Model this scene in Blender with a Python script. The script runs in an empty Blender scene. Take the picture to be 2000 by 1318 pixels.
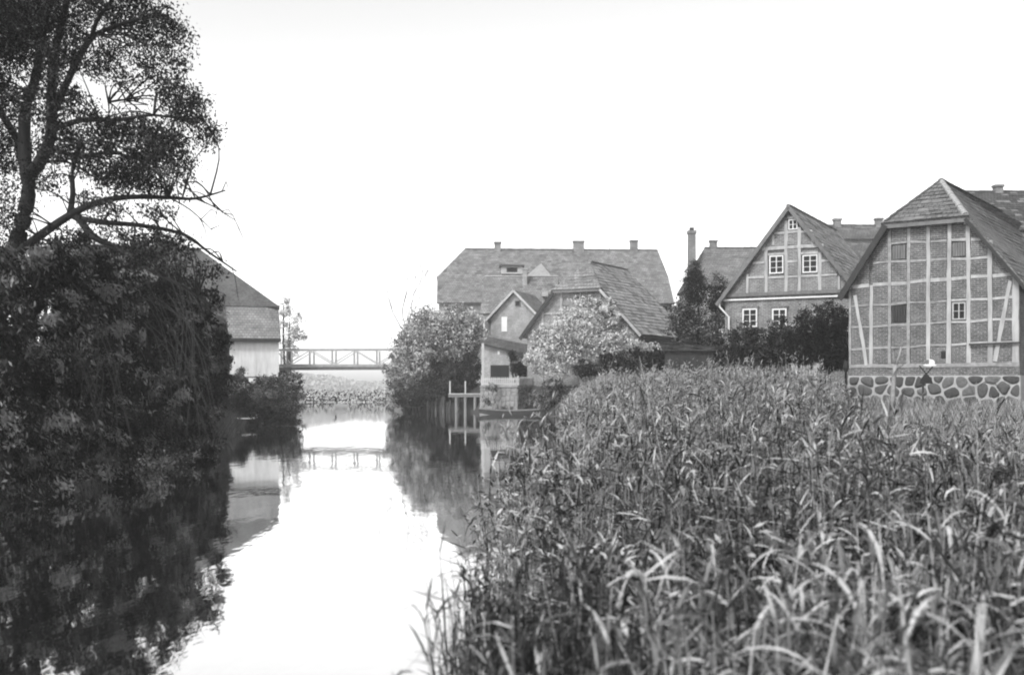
import bpy, math, random
import numpy as np
from mathutils import Vector, Matrix
R = math.radians
random.seed(7)
rng = np.random.default_rng(11)
sc = bpy.context.scene
COL = sc.collection

# ------------------------------------------------------------------ camera, sky, sun, exposure
F, H0, C, CX = 2100.0, 742.0, 2.2, 1000.0      # focal length / horizon / eye height of the 2000 px photograph
cam = bpy.data.cameras.new('camera'); co = bpy.data.objects.new('camera', cam); COL.objects.link(co)
co.location = (0, 0, C); co.rotation_euler = (R(90), 0, 0)
cam.sensor_width = 36; cam.lens = 36 * F / 2000; cam.shift_y = (H0 - 659) / 2000
cam.clip_start = 0.05; cam.clip_end = 2000
cam.dof.use_dof = True; cam.dof.focus_distance = 48; cam.dof.aperture_fstop = 1.9
sc.camera = co

SUN_DIR = Vector((-0.42, -0.55, 0.72)).normalized()       # towards the sun: hazy light from the left, a little behind
w = bpy.data.worlds.new('World'); sc.world = w; w.use_nodes = True
nt = w.node_tree; nt.nodes.clear()
sky = nt.nodes.new('ShaderNodeTexSky'); sky.sky_type = 'NISHITA'; sky.sun_disc = False
sky.sun_elevation = math.asin(SUN_DIR.z); sky.sun_rotation = math.atan2(SUN_DIR.x, SUN_DIR.y)
sky.dust_density = 1.5; sky.air_density = 1.0; sky.ozone_density = 1.0
bw = nt.nodes.new('ShaderNodeRGBToBW'); bg = nt.nodes.new('ShaderNodeBackground'); wo = nt.nodes.new('ShaderNodeOutputWorld')
bg.inputs['Strength'].default_value = 0.15
nt.links.new(sky.outputs[0], bw.inputs[0]); nt.links.new(bw.outputs[0], bg.inputs['Color']); nt.links.new(bg.outputs[0], wo.inputs[0])
sl = bpy.data.lights.new('sun', 'SUN'); sl.energy = 1.2; sl.angle = R(10)
so = bpy.data.objects.new('sun', sl); COL.objects.link(so)
so.rotation_euler = SUN_DIR.to_track_quat('Z', 'Y').to_euler(); so.location = (-30, -20, 40)
sc.view_settings.view_transform = 'Standard'; sc.view_settings.look = 'None'
sc.view_settings.exposure = 1.35; sc.view_settings.gamma = 1.0
sc.cycles.use_denoising = True
sc.cycles.filter_width = 2.0
sc.cycles.max_bounces = 8; sc.cycles.volume_bounces = 2; sc.cycles.transparent_max_bounces = 4

# ------------------------------------------------------------------ helpers
def P(px, py, Y):
    return Vector(((px - CX) / F * Y, Y, C - (py - H0) / F * Y))

def mesh(name, v, f, mat, parent=None, smooth=False):
    me = bpy.data.meshes.new(name); me.from_pydata([tuple(p) for p in v], [], f); me.update()
    if smooth:
        for p in me.polygons: p.use_smooth = True
    if mat: me.materials.append(mat)
    o = bpy.data.objects.new(name, me); COL.objects.link(o); o.parent = parent
    return o

def np_mesh(name, V, Q, mats, parent=None, midx=None, nper=4):
    """V (n,3), Q (m,nper) quads/tris, fast"""
    me = bpy.data.meshes.new(name)
    V = np.ascontiguousarray(V, np.float32); Q = np.ascontiguousarray(Q, np.int32)
    me.vertices.add(len(V)); me.vertices.foreach_set('co', V.ravel())
    me.loops.add(Q.size); me.loops.foreach_set('vertex_index', Q.ravel())
    me.polygons.add(len(Q)); me.polygons.foreach_set('loop_start', np.arange(0, Q.size, nper, dtype=np.int32))
    for m in mats: me.materials.append(m)
    if midx is not None: me.polygons.foreach_set('material_index', np.ascontiguousarray(midx, np.int32))
    me.update(calc_edges=True)
    o = bpy.data.objects.new(name, me); COL.objects.link(o); o.parent = parent
    return o

def tag(o, label=None, cat=None, group=None, kind=None):
    if label: o['label'] = label
    if cat: o['category'] = cat
    if group: o['group'] = group
    if kind: o['kind'] = kind
    return o

def empty(name, loc, rz=0.0, label=None, cat=None, group=None):
    o = bpy.data.objects.new(name, None); COL.objects.link(o); o.location = loc; o.rotation_euler = (0, 0, rz)
    o.empty_display_size = 0.3
    return tag(o, label, cat, group)

def box_vf(x0, x1, y0, y1, z0, z1, off=0):
    v = [(x, y, z) for z in (z0, z1) for y in (y0, y1) for x in (x0, x1)]
    f = [(0, 2, 3, 1), (4, 5, 7, 6), (0, 1, 5, 4), (2, 6, 7, 3), (0, 4, 6, 2), (1, 3, 7, 5)]
    return v, [tuple(i + off for i in q) for q in f]

def box(name, x0, x1, y0, y1, z0, z1, mat, parent=None):
    return mesh(name, *box_vf(x0, x1, y0, y1, z0, z1), mat, parent)

def prism(name, poly, y0, y1, mat, parent=None):
    """poly = [(x,z)...] counter-clockwise seen from the front (-y); extruded from y0 to y1"""
    n = len(poly)
    v = [(x, y0, z) for x, z in poly] + [(x, y1, z) for x, z in poly]
    f = [tuple(range(n)), tuple(range(2 * n - 1, n - 1, -1))] + [(i, n + i, n + (i + 1) % n, (i + 1) % n) for i in range(n)]
    return mesh(name, v, f, mat, parent)

def slab(name, pts, th, mat, parent=None):
    """flat polygon of 3-D points (upper side), thickened downwards along its normal"""
    pts = [Vector(p) for p in pts]; n = len(pts)
    nor = (pts[1] - pts[0]).cross(pts[2] - pts[0]).normalized()
    if nor.z < 0: nor = -nor; pts = pts[::-1]
    v = pts + [p - nor * th for p in pts]
    f = [tuple(range(n)), tuple(range(2 * n - 1, n - 1, -1))] + [(i, n + i, n + (i + 1) % n, (i + 1) % n) for i in range(n)]
    ob_ = mesh(name, v, f, mat, parent)
    if name in TILED and mat and 'tile' in mat.name: slab_tiles(pts, nor, mat, ob_)
    return ob_

TILED = ('roof', 'half_hip', 'hip')
def slab_tiles(pts, nor, mat, parent, ch=.32, cw=.46):
    """overlapping tile courses laid over a roof plane, joined into one mesh"""
    up_ = (Vector((0, 0, 1)) - nor * nor.z).normalized(); sd = up_.cross(nor); o0 = pts[0]
    pl = [((p - o0).dot(sd), (p - o0).dot(up_)) for p in pts]
    if area2(pl) < 0: pl = pl[::-1]
    s0, s1 = min(p[0] for p in pl), max(p[0] for p in pl); t0, t1 = min(p[1] for p in pl), max(p[1] for p in pl)
    V, Fc, MI = [], [], []; k = 0; t_ = t0; rr = random.Random(int(abs(s1 * 97 + t1 * 31)))
    while t_ < t1:
        band = clip(clip(pl, (s0 - 1, t_), (s1 + 1, t_)), (s1 + 1, t_ + ch), (s0 - 1, t_ + ch))
        x = s0 - (cw / 2 if k % 2 else 0)
        while x < s1 and len(band) > 2:
            c = clip(clip(band, (x, t1 + 1), (x, t0 - 1)), (x + cw - .02, t0 - 1), (x + cw - .02, t1 + 1))
            if len(c) > 2:
                lift = rr.uniform(.02, .05) + (.03 if rr.random() < .03 else 0); b0 = len(V)
                for q in c:
                    f_ = 1 - (q[1] - t_) / ch; V.append(o0 + sd * q[0] + up_ * (q[1] - (.012 * rr.random() if f_ > .9 else 0)) + nor * (.004 + lift * f_))
                Fc.append(tuple(range(b0, len(V)))); MI.append(0 if rr.random() < .8 else 1)
            x += cw
        t_ += ch; k += 1
    o = mesh('tile_courses', V, Fc, mat, parent); o['kind'] = 'stuff'
    alt = MAT.get('tile_alt')
    if alt: o.data.materials.append(alt); o.data.polygons.foreach_set('material_index', MI)
    return o

def beam_vf(a, b, wd, hd, up=Vector((0, 0, 1)), off=0):
    a = Vector(a); b = Vector(b); d = (b - a).normalized()
    s = d.cross(up)
    if s.length < 1e-3: s = d.cross(Vector((0, 1, 0)))
    s.normalize(); u = s.cross(d)
    v = []
    for p in (a, b):
        for i, j in ((-1, -1), (1, -1), (1, 1), (-1, 1)):
            v.append(p + s * (i * wd / 2) + u * (j * hd / 2))
    f = [(0, 3, 2, 1), (4, 5, 6, 7), (0, 1, 5, 4), (1, 2, 6, 5), (2, 3, 7, 6), (3, 0, 4, 7)]
    return v, [tuple(i + off for i in q) for q in f]

def beam(name, a, b, wd, hd, mat, parent=None, up=Vector((0, 0, 1))):
    return mesh(name, *beam_vf(a, b, wd, hd, up), mat, parent)

def tube_vf(pts, rad, n=7, off=0):
    pts = [Vector(p) for p in pts]; v = []; f = []
    for i, p in enumerate(pts):
        d = (pts[min(i + 1, len(pts) - 1)] - pts[max(i - 1, 0)]).normalized()
        s = d.cross(Vector((0.13, 0.2, 1)));
        if s.length < 1e-3: s = d.cross(Vector((1, 0, 0)))
        s.normalize(); u = s.cross(d)
        for k in range(n):
            a = 2 * math.pi * k / n
            v.append(p + (s * math.cos(a) + u * math.sin(a)) * rad[i])
    for i in range(len(pts) - 1):
        for k in range(n):
            a = i * n + k; b = i * n + (k + 1) % n
            f.append((off + a, off + a + n, off + b + n, off + b))
    f.append(tuple(off + k for k in range(n)))
    e = (len(pts) - 1) * n
    f.append(tuple(off + e + k for k in reversed(range(n))))
    return v, f

def tubes(name, lst, mat, parent=None, n=6):
    V, Fc = [], []
    for pts, rad in lst:
        v, f = tube_vf(pts, rad, n, len(V)); V += v; Fc += f
    return mesh(name, V, Fc, mat, parent, smooth=True)

def smooth_line(pts, k=3):
    out = []
    pts = [Vector(p) for p in pts]
    for i in range(len(pts) - 1):
        p0 = pts[max(i - 1, 0)]; p1 = pts[i]; p2 = pts[i + 1]; p3 = pts[min(i + 2, len(pts) - 1)]
        for j in range(k):
            t = j / k
            out.append(0.5 * ((2 * p1) + (p2 - p0) * t + (2 * p0 - 5 * p1 + 4 * p2 - p3) * t * t + (3 * p1 - p0 - 3 * p2 + p3) * t ** 3))
    out.append(pts[-1]); return out

def clip(poly, a, b):
    """keep the part of a 2-D polygon left of the line a->b"""
    out = []
    def side(p): return (b[0] - a[0]) * (p[1] - a[1]) - (b[1] - a[1]) * (p[0] - a[0])
    for i in range(len(poly)):
        p, q = poly[i], poly[(i + 1) % len(poly)]; sp, sq = side(p), side(q)
        if sp >= 0: out.append(p)
        if sp * sq < 0:
            t = sp / (sp - sq); out.append((p[0] + (q[0] - p[0]) * t, p[1] + (q[1] - p[1]) * t))
    return out

def area2(poly):
    return 0.5 * sum(poly[i][0] * poly[(i + 1) % len(poly)][1] - poly[(i + 1) % len(poly)][0] * poly[i][1] for i in range(len(poly)))

# ------------------------------------------------------------------ materials (a black and white photograph: greys only)
def nodes(name):
    m = bpy.data.materials.new(name); m.use_nodes = True; t = m.node_tree; t.nodes.clear()
    out = t.nodes.new('ShaderNodeOutputMaterial'); return m, t, out

def coord(t, kind='Object'):
    c = t.nodes.new('ShaderNodeTexCoord'); return c.outputs[kind]

def noise(t, vec, scale, detail=5, rough=0.6):
    n = t.nodes.new('ShaderNodeTexNoise'); n.inputs['Scale'].default_value = scale; n.inputs['Detail'].default_value = detail
    n.inputs['Roughness'].default_value = rough; t.links.new(vec, n.inputs['Vector']); return n.outputs['Fac']

def ramp(t, fac, lo, hi, a=0.3, b=0.7):
    r = t.nodes.new('ShaderNodeMapRange'); r.inputs['From Min'].default_value = a; r.inputs['From Max'].default_value = b
    r.inputs['To Min'].default_value = lo; r.inputs['To Max'].default_value = hi; t.links.new(fac, r.inputs['Value']); return r.outputs[0]

def math_n(t, op, a, b):
    m = t.nodes.new('ShaderNodeMath'); m.operation = op
    for i, x in enumerate((a, b)):
        if isinstance(x, (int, float)): m.inputs[i].default_value = x
        else: t.links.new(x, m.inputs[i])
    return m.outputs[0]

def M(name, v, rough=0.85, var=0.25, scale=6.0, bump=0.0, stretch=None, spec=0.3):
    m, t, out = nodes(name); p = t.nodes.new('ShaderNodeBsdfPrincipled'); t.links.new(p.outputs[0], out.inputs[0])
    vec = coord(t)
    if stretch:
        mp = t.nodes.new('ShaderNodeMapping'); mp.inputs['Scale'].default_value = stretch; t.links.new(vec, mp.inputs['Vector']); vec = mp.outputs[0]
    n1 = noise(t, vec, scale); n2 = noise(t, vec, scale * 0.17, 3)
    f = math_n(t, 'ADD', math_n(t, 'MULTIPLY', n1, 0.6), math_n(t, 'MULTIPLY', n2, 0.4))
    t.links.new(ramp(t, f, v * (1 - var), v * (1 + var)), p.inputs['Base Color'])
    p.inputs['Roughness'].default_value = rough; p.inputs['Specular IOR Level'].default_value = spec
    if bump:
        b = t.nodes.new('ShaderNodeBump'); b.inputs['Strength'].default_value = bump; b.inputs['Distance'].default_value = 0.03
        t.links.new(n1, b.inputs['Height']); t.links.new(b.outputs[0], p.inputs['Normal'])
    return m

def courses(name, v1, v2, vm, wdt, hgt, mort, axis='xy', zs=1.0, bump=0.5, var=0.35, rough=0.9, patch=0.35):
    """bricks or roof tiles in courses, laid by the house's own axes"""
    m, t, out = nodes(name); p = t.nodes.new('ShaderNodeBsdfPrincipled'); t.links.new(p.outputs[0], out.inputs[0])
    o = coord(t); s = t.nodes.new('ShaderNodeSeparateXYZ'); t.links.new(o, s.inputs[0])
    u = math_n(t, 'ADD', s.outputs[0], s.outputs[1]) if axis == 'xy' else s.outputs['xyz'.index(axis)]
    c = t.nodes.new('ShaderNodeCombineXYZ'); t.links.new(u, c.inputs[0]); t.links.new(math_n(t, 'MULTIPLY', s.outputs[2], zs), c.inputs[1])
    br = t.nodes.new('ShaderNodeTexBrick'); t.links.new(c.outputs[0], br.inputs['Vector'])
    br.inputs['Scale'].default_value = 1; br.inputs['Brick Width'].default_value = wdt; br.inputs['Row Height'].default_value = hgt
    br.inputs['Mortar Size'].default_value = mort; br.inputs['Mortar Smooth'].default_value = 0.3; br.inputs['Bias'].default_value = 0.0
    for k, x in (('Color1', v1), ('Color2', v2), ('Mortar', vm)): br.inputs[k].default_value = (x, x, x, 1)
    n1 = ramp(t, noise(t, o, 1.1, 6, 0.7), 1 - patch, 1 + patch); n2 = ramp(t, noise(t, o, 14, 3), 1 - var * .5, 1 + var * .5)
    k = math_n(t, 'MULTIPLY', n1, n2)
    mx = t.nodes.new('ShaderNodeVectorMath'); mx.operation = 'SCALE'; t.links.new(br.outputs['Color'], mx.inputs[0]); t.links.new(k, mx.inputs['Scale'])
    t.links.new(mx.outputs[0], p.inputs['Base Color']); p.inputs['Roughness'].default_value = rough; p.inputs['Specular IOR Level'].default_value = 0.2
    b = t.nodes.new('ShaderNodeBump'); b.inputs['Strength'].default_value = bump; b.inputs['Distance'].default_value = 0.02; b.invert = True
    t.links.new(math_n(t, 'ADD', br.outputs['Fac'], math_n(t, 'MULTIPLY', n2, 0.3)), b.inputs['Height']); t.links.new(b.outputs[0], p.inputs['Normal'])
    return m

def leafmat(name, v, trans=0.25, var=0.35, scale=3.0):
    m, t, out = nodes(name); vec = coord(t)
    f = ramp(t, noise(t, vec, scale, 4), v * (1 - var), v * (1 + var))
    d = t.nodes.new('ShaderNodeBsdfPrincipled'); d.inputs['Roughness'].default_value = 0.7; d.inputs['Specular IOR Level'].default_value = 0.08
    tr = t.nodes.new('ShaderNodeBsdfTranslucent'); mix = t.nodes.new('ShaderNodeMixShader'); mix.inputs[0].default_value = trans
    t.links.new(f, d.inputs['Base Color']); t.links.new(f, tr.inputs['Color'])
    t.links.new(d.outputs[0], mix.inputs[1]); t.links.new(tr.outputs[0], mix.inputs[2]); t.links.new(mix.outputs[0], out.inputs[0])
    return m

MAT = {}
MAT['brick'] = courses('barn_brick', .06, .105, .19, .27, .085, .016, patch=.4, var=.7)
MAT['brick2'] = courses('house_brick', .10, .16, .24, .27, .085, .015, var=.6)
MAT['brick3'] = courses('pale_brick', .20, .25, .29, .25, .078, .012)
MAT['tile_y'] = courses('roof_tile_y', .06, .09, .03, .20, .17, .016, 'y')
MAT['tile_x'] = courses('roof_tile_x', .06, .09, .03, .20, .17, .016, 'x')
MAT['tile2_y'] = courses('old_tile_y', .10, .15, .05, .20, .17, .016, 'y')
MAT['tile2_x'] = courses('old_tile_x', .10, .15, .05, .22, .18, .016, 'x')
MAT['tile3_x'] = courses('pale_tile_x', .15, .20, .08, .22, .17, .015, 'x')
MAT['tile4_x'] = courses('haze_pale_tile_x', .16, .23, .09, .22, .18, .016, 'x'); MAT['tile4_y'] = courses('haze_pale_tile_y', .16, .23, .09, .22, .18, .016, 'y')  # far roofs lightened, distance haze put into the tile colour
MAT['tile5_y'] = courses('light_tile_y', .25, .33, .14, .22, .18, .016, 'y')  # lightened further, the colour makes up for thin haze
MAT['tile_alt'] = M('odd_roof_tile', .13, var=.6, scale=2.5)
MAT['thatch'] = M('dark_weathered_roof', .07, var=.65, scale=7, bump=.9, stretch=(1, 1, .3))
MAT['limewood'] = M('limewashed_timber', .31, var=.42, scale=4, bump=.3, stretch=(1, 1, .25))
MAT['limewood2'] = M('worn_limewash_timber', .22, var=.5, scale=5, bump=.3)
MAT['darkwood'] = M('dark_wood', .03, var=.4, scale=6, bump=.3, stretch=(1, 1, .25))
MAT['greywood'] = M('grey_weathered_wood', .12, var=.35, scale=6, bump=.3, stretch=(1, 1, .25))
MAT['bridgewood'] = M('bridge_timber', .3, var=.35, scale=6, bump=.3)  # lighter than the grey wood, distance haze put into the colour
MAT['palewood'] = M('pale_wood', .32, var=.25, scale=6, bump=.2)
MAT['plaster'] = M('white_plaster', .5, var=.3, scale=2.2, bump=.2, stretch=(1.6, 1.6, .35))
MAT['mortar'] = M('lime_mortar', .3, var=.2, scale=8, bump=.5)
for i, v in enumerate((.045, .07, .11)): MAT['stone%d' % i] = M('fieldstone_%d' % i, v, var=.4, scale=7, bump=.5)
MAT['rubble'] = M('rough_masonry', .17, var=.35, scale=5, bump=.8)
MAT['glass'] = M('window_glass', .012, rough=.3, var=.1, spec=.15)
MAT['white'] = M('white_paint', .6, var=.1, scale=4)
MAT['ridge'] = M('mortared_ridge_tile', .26, var=.35, scale=9, bump=.5)
MAT['black'] = M('iron_and_hole_shade', .015, var=.3)  # ironwork, also the painted shade of the vent and the opening
MAT['bark'] = M('bark', .011, var=.4, scale=12, bump=.6, stretch=(1, 1, .3))
MAT['twig'] = M('pale_twig', .035, var=.3, scale=8)
MAT['earth'] = M('damp_earth', .03, var=.4, scale=2.0, bump=.7)
MAT['swan'] = M('white_feathers', .8, var=.05)
MAT['boat'] = M('tarred_boat', .025, var=.4, scale=5)
MAT['straw0'] = leafmat('reed_leaf_light', .44, .22); MAT['straw1'] = leafmat('reed_leaf_mid', .125, .25); MAT['straw2'] = leafmat('reed_leaf_dark', .022, .25)
MAT['far_leaf'] = leafmat('far_haze_growth', .6, .5, .1, .4)  # haze over the far bank put into the leaf colour
MAT['plume'] = leafmat('reed_plume', .30, .3)
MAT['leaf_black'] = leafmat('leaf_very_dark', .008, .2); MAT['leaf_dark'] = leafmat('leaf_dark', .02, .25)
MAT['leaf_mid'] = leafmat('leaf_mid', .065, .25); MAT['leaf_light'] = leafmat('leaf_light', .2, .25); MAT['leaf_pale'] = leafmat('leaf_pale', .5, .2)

m, t, out = nodes('river_water')
vec = coord(t); mp = t.nodes.new('ShaderNodeMapping'); mp.inputs['Scale'].default_value = (1.0, .35, 1); t.links.new(vec, mp.inputs['Vector'])
bp = t.nodes.new('ShaderNodeBump'); bp.inputs['Strength'].default_value = .08; bp.inputs['Distance'].default_value = .05
t.links.new(noise(t, mp.outputs[0], 2.2, 3), bp.inputs['Height'])
df = t.nodes.new('ShaderNodeBsdfDiffuse'); df.inputs['Color'].default_value = (.018, .018, .018, 1)
gl = t.nodes.new('ShaderNodeBsdfGlossy'); gl.inputs['Color'].default_value = (.95, .95, .95, 1); gl.inputs['Roughness'].default_value = .03
mx = t.nodes.new('ShaderNodeMixShader'); t.links.new(bp.outputs[0], gl.inputs['Normal'])
mx.inputs[0].default_value = .94; t.links.new(df.outputs[0], mx.inputs[1]); t.links.new(gl.outputs[0], mx.inputs[2]); t.links.new(mx.outputs[0], out.inputs[0])
MAT['water'] = m

# ------------------------------------------------------------------ ground and river
LE = np.array([(-40, -9.3), (15, -9.6), (21, -9.8), (32, -9.2), (40, -10.6), (50, -12.6), (65, -14.4), (78, -15.6), (83, -17), (95, -27), (107, -40)])
RE = np.array([(-40, 1.0), (4, 1.0), (18, 1.5), (40, 2.0), (64, 3.0), (70, 1.9), (72, -2.2), (75, -4.2), (79, -7.8), (84, -9.6), (92, -9), (100, -8), (107, -7)])
def XL(y): return np.interp(y, LE[:, 0], LE[:, 1])
def XR(y): return np.interp(y, RE[:, 0], RE[:, 1])
def ground_z(x, y):
    x = np.asarray(x, float); y = np.asarray(y, float)
    d = np.maximum(XL(y) - x, x - XR(y))                      # > 0 on land
    d = np.where(y > 107, np.maximum(d, (y - 107)), d)
    right = x > (XL(y) + XR(y)) / 2
    hr = np.interp(y, [0, 30, 43, 50, 58, 80, 110], [.22, .3, .85, 1.15, 1.7, 1.9, 1.6])
    h = np.where(right & (y < 107), hr, 1.15)
    bank = np.clip(d * .45, -1.0, 1.0)
    z = np.where(d > 0, h * np.clip(d / 2.2, 0, 1) ** .7 + .03, bank)
    return z + .05 * np.sin(x * 1.3 + 1) * np.cos(y * .9) * np.clip(d, 0, 1)
gx = np.concatenate([np.linspace(-140, -45, 12), np.linspace(-43, 60, 150), np.linspace(63, 140, 12)])
gy = np.concatenate([np.linspace(-40, -5, 8), np.linspace(-3, 112, 170), np.linspace(116, 240, 14)])
GX, GY = np.meshgrid(gx, gy); GZ = ground_z(GX, GY)
nx, ny = len(gx), len(gy); idx = np.arange(nx * ny).reshape(ny, nx)
gq = np.stack([idx[:-1, :-1], idx[:-1, 1:], idx[1:, 1:], idx[1:, :-1]], -1).reshape(-1, 4)
tag(np_mesh('ground', np.stack([GX, GY, GZ], -1).reshape(-1, 3), gq, [MAT['earth']]), 'dark damp earth of both river banks', 'ground', kind='structure')
tag(mesh('river_water', [(-60, -40, 0), (12, -40, 0), (12, 112, 0), (-60, 112, 0)], [(0, 1, 2, 3)], MAT['water']), 'still river reflecting the white sky', 'water', kind='structure')

# ------------------------------------------------------------------ houses
class House:
    """local x runs along the front, y into the house, z is height; px,D place the front left corner"""
    def __init__(s, name, label, px, D, deg, zb=0.0, cat='house', group=None):
        s.o = ((px - CX) / F * D, D); t = R(deg); s.u = (math.cos(t), math.sin(t)); s.v = (-math.sin(t), math.cos(t))
        s.root = empty(name, (s.o[0], s.o[1], 0), t, label, cat, group)
    def L(s, px, py, y=0.0):
        dx = (px - CX) / F; ox = s.o[0] + s.v[0] * y; oy = s.o[1] + s.v[1] * y
        Y = (ox * s.v[0] + oy * s.v[1]) / (dx * s.v[0] + s.v[1]); X = dx * Y
        return ((X - ox) * s.u[0] + (Y - oy) * s.u[1], C - (py - H0) / F * Y)
    def stick(s, name, a, b, w, mat, y0=-.03, y1=.10, parent=None):
        """a timber lying in the front plane, from a to b (x,z), w wide"""
        d = Vector((b[0] - a[0], b[1] - a[1])).normalized(); n = Vector((-d.y, d.x)) * (w / 2)
        ln = math.hypot(b[0] - a[0], b[1] - a[1]); m_ = max(1, int(ln / .45)); jt = min(.016, w * .1) if name in ('post', 'rail', 'brace', 'sill_beam', 'stud') else 0
        row = [(a[0] + (b[0] - a[0]) * k / m_, a[1] + (b[1] - a[1]) * k / m_) for k in range(m_ + 1)]
        def jj(p, sg): f_ = sg * (1 + random.uniform(-jt, jt) / (w / 2)); return (p[0] + n.x * f_, p[1] + n.y * f_)
        poly = [jj(p, -1) for p in row] + [jj(p, 1) for p in reversed(row)]
        if area2(poly) < 0: poly = poly[::-1]
        return prism(name, poly, y0, y1, mat, parent or s.root)
    def poly(s, name, pts, y0, y1, mat, parent=None):
        if len(pts) < 3: return None
        if area2(pts) < 0: pts = pts[::-1]
        return prism(name, pts, y0, y1, mat, parent or s.root)
    def rect(s, name, x0, x1, z0, z1, y0, y1, mat, parent=None):
        return box(name, x0, x1, y0, y1, z0, z1, mat, parent or s.root)
    def window(s, x0, x1, z0, z1, cols=2, rows=2, frame=.055, y=-.01, mat=None, lit=None):
        mat = mat or MAT['white']
        g = s.rect('window', x0, x1, z0, z1, y + .04, y + .07, MAT['glass'])
        for nm, a in (('frame', (x0, x0 + frame, z0, z1)), ('frame', (x1 - frame, x1, z0, z1)), ('frame', (x0 + frame, x1 - frame, z0, z0 + frame)), ('frame', (x0 + frame, x1 - frame, z1 - frame, z1))):
            box(nm, a[0], a[1], y - .02, y + .037, a[2], a[3], mat, g)
        for i in range(1, cols):
            xm = x0 + (x1 - x0) * i / cols; w = .045 if cols == 2 else .02
            box('mullion', xm - w / 2, xm + w / 2, y - .015, y + .036, z0 + frame, z1 - frame, mat, g)
        for j in range(1, rows):
            zm = z0 + (z1 - z0) * j / rows
            box('glazing_bar', x0 + frame, x1 - frame, y, y + .034, zm - .012, zm + .012, mat, g)
        return g

RT = {}
def ridge_tiles(h, a, b, mat, n=None, r=.11, name='ridge_tile'):
    a = Vector(a); b = Vector(b); ln = (b - a).length; n = n or max(2, int(ln / .38))
    key = (round(ln / n, 3), r, mat.name)
    if key not in RT:
        L_ = ln / n; V, Fc = [], []
        for x, rr in ((0, r * 1.1), (L_ * 1.04, r * .92)):
            for k in range(6):
                an = math.pi * (k / 5) ; V.append((x, math.cos(an) * rr, math.sin(an) * rr * .8 - .02))
        for k in range(5): Fc.append((k, k + 1, k + 7, k + 6))
        Fc += [(0, 5, 4, 3, 2, 1), (6, 7, 8, 9, 10, 11)]
        me = bpy.data.meshes.new(name); me.from_pydata(V, [], Fc); me.materials.append(mat); RT[key] = me
    d = (b - a).normalized(); rot = d.to_track_quat('X', 'Z').to_matrix().to_4x4()
    for i in range(n):
        o = bpy.data.objects.new(name, RT[key]); COL.objects.link(o); o.parent = h.root
        o.matrix_local = Matrix.Translation(a + (b - a) * (i / n) + Vector((0, 0, random.uniform(-.012, .012)))) @ rot

def chimney(h, x, y, z0, z1, w=.55, d=.55, mat=None):
    mat = mat or MAT['brick2']
    c = h.rect('chimney', x - w / 2, x + w / 2, z0, z1, y - d / 2, y + d / 2, mat)
    box('chimney_cap', x - w / 2 - .06, x + w / 2 + .06, y - d / 2 - .06, y + d / 2 + .06, z1 + .002, z1 + .14, mat, c)
    return c

# ---- the timber-framed barn on a fieldstone base
B = House('timber_framed_barn', 'brick barn with pale timber frame and half hipped roof standing on a fieldstone base', 1660, 48, -37.08, cat='barn')
zx = lambda x: 1600 + x * .3795
zy = lambda y: 330 + y * .3795
def BL(x, y, d=0.0): return B.L(zx(x), zy(y), d)
W = 6.98; zE = 6.45; hipL, hipR, zH = (1.68, 8.98), (4.95, 9.0), 8.99
xm = 3.33; zR = 11.05; slope = (zH - zE) / (hipL[0] + .1)
sill_z = 2.74
LEN = 13.0
gable = [(0.0, sill_z), (W, sill_z), (W, zE + .0), (4.98, zH - .03), (1.66, zH - .03), (0.0, zE + .0)]
B.poly('wall', gable, .09, LEN, MAT['brick'])
postx = [BL(153, 800)[0] + .06] + [BL(a, 800)[0] for a in (268, 363, 460, 562, 669, 769, 880)] + [W - .13]
posttop = [607, 600, 315, 305, 292, 283, 278, 440, 548]
postw = [.11, .15, .13, .14, .16, .18, .16, .18, .24]
def roof_top(x):
    return min(zH - .06, zE + slope * (x + .02) - .06, zE + slope * (W - x + .02) - .06)
RAILS = [(392, 352), (488, 448), (607, 540), (705, 660), (815, 772), (928, 888)]
def rail_z(k, x):      # rails sag a little to the left as in the old wall
    a, b = RAILS[k]; za = BL(165, a)[1]; zb = BL(1000, b)[1]; xa = BL(165, a)[0]; xb = BL(1000, b)[0]
    return za + (zb - za) * (x - xa) / (xb - xa) + .02 * math.sin(3.1 * x + 2 * k)
tilt = [.0, .01, .0, .015, .0, .02, -.015, .0, .0]
for i, x in enumerate(postx):
    top = rail_z(2, x) if i in (0, 1) else roof_top(x) - .02
    B.stick('post', (x - tilt[i], sill_z + .17), (x + tilt[i], top), postw[i], MAT['limewood'] if i in (1, 4, 5, 6, 7, 8) else MAT['limewood2'], -.035 - .003 * (i % 3), .088)
B.stick('sill_beam', (-.02, sill_z + .08), (W + .02, sill_z + .1), .17, MAT['limewood2'], -.045, .088)
specials = {(2, 0): 'shutter', (5, 0): 'shutter', (2, 3): 'shutter2', (5, 3): 'window'}
def wood_shutter(poly, dark):
    xs = [p[0] for p in poly]; zs = [p[1] for p in poly]; x0, x1, z0, z1 = min(xs) + .05, max(xs) - .05, min(zs) + .04, max(zs) - .04
    s = B.rect('shutter', x0, x1, z0, z1, .03, .085, MAT['darkwood'])
    n = 5
    for k in range(n):
        a = x0 + (x1 - x0) * k / n; b = x0 + (x1 - x0) * (k + 1) / n - .014
        box('plank', a, b, .0 + random.uniform(-.006, .006), .028, z0 + random.uniform(0, .02), z1 - random.uniform(0, .02), MAT['darkwood'] if dark else MAT['greywood'], s)
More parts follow.
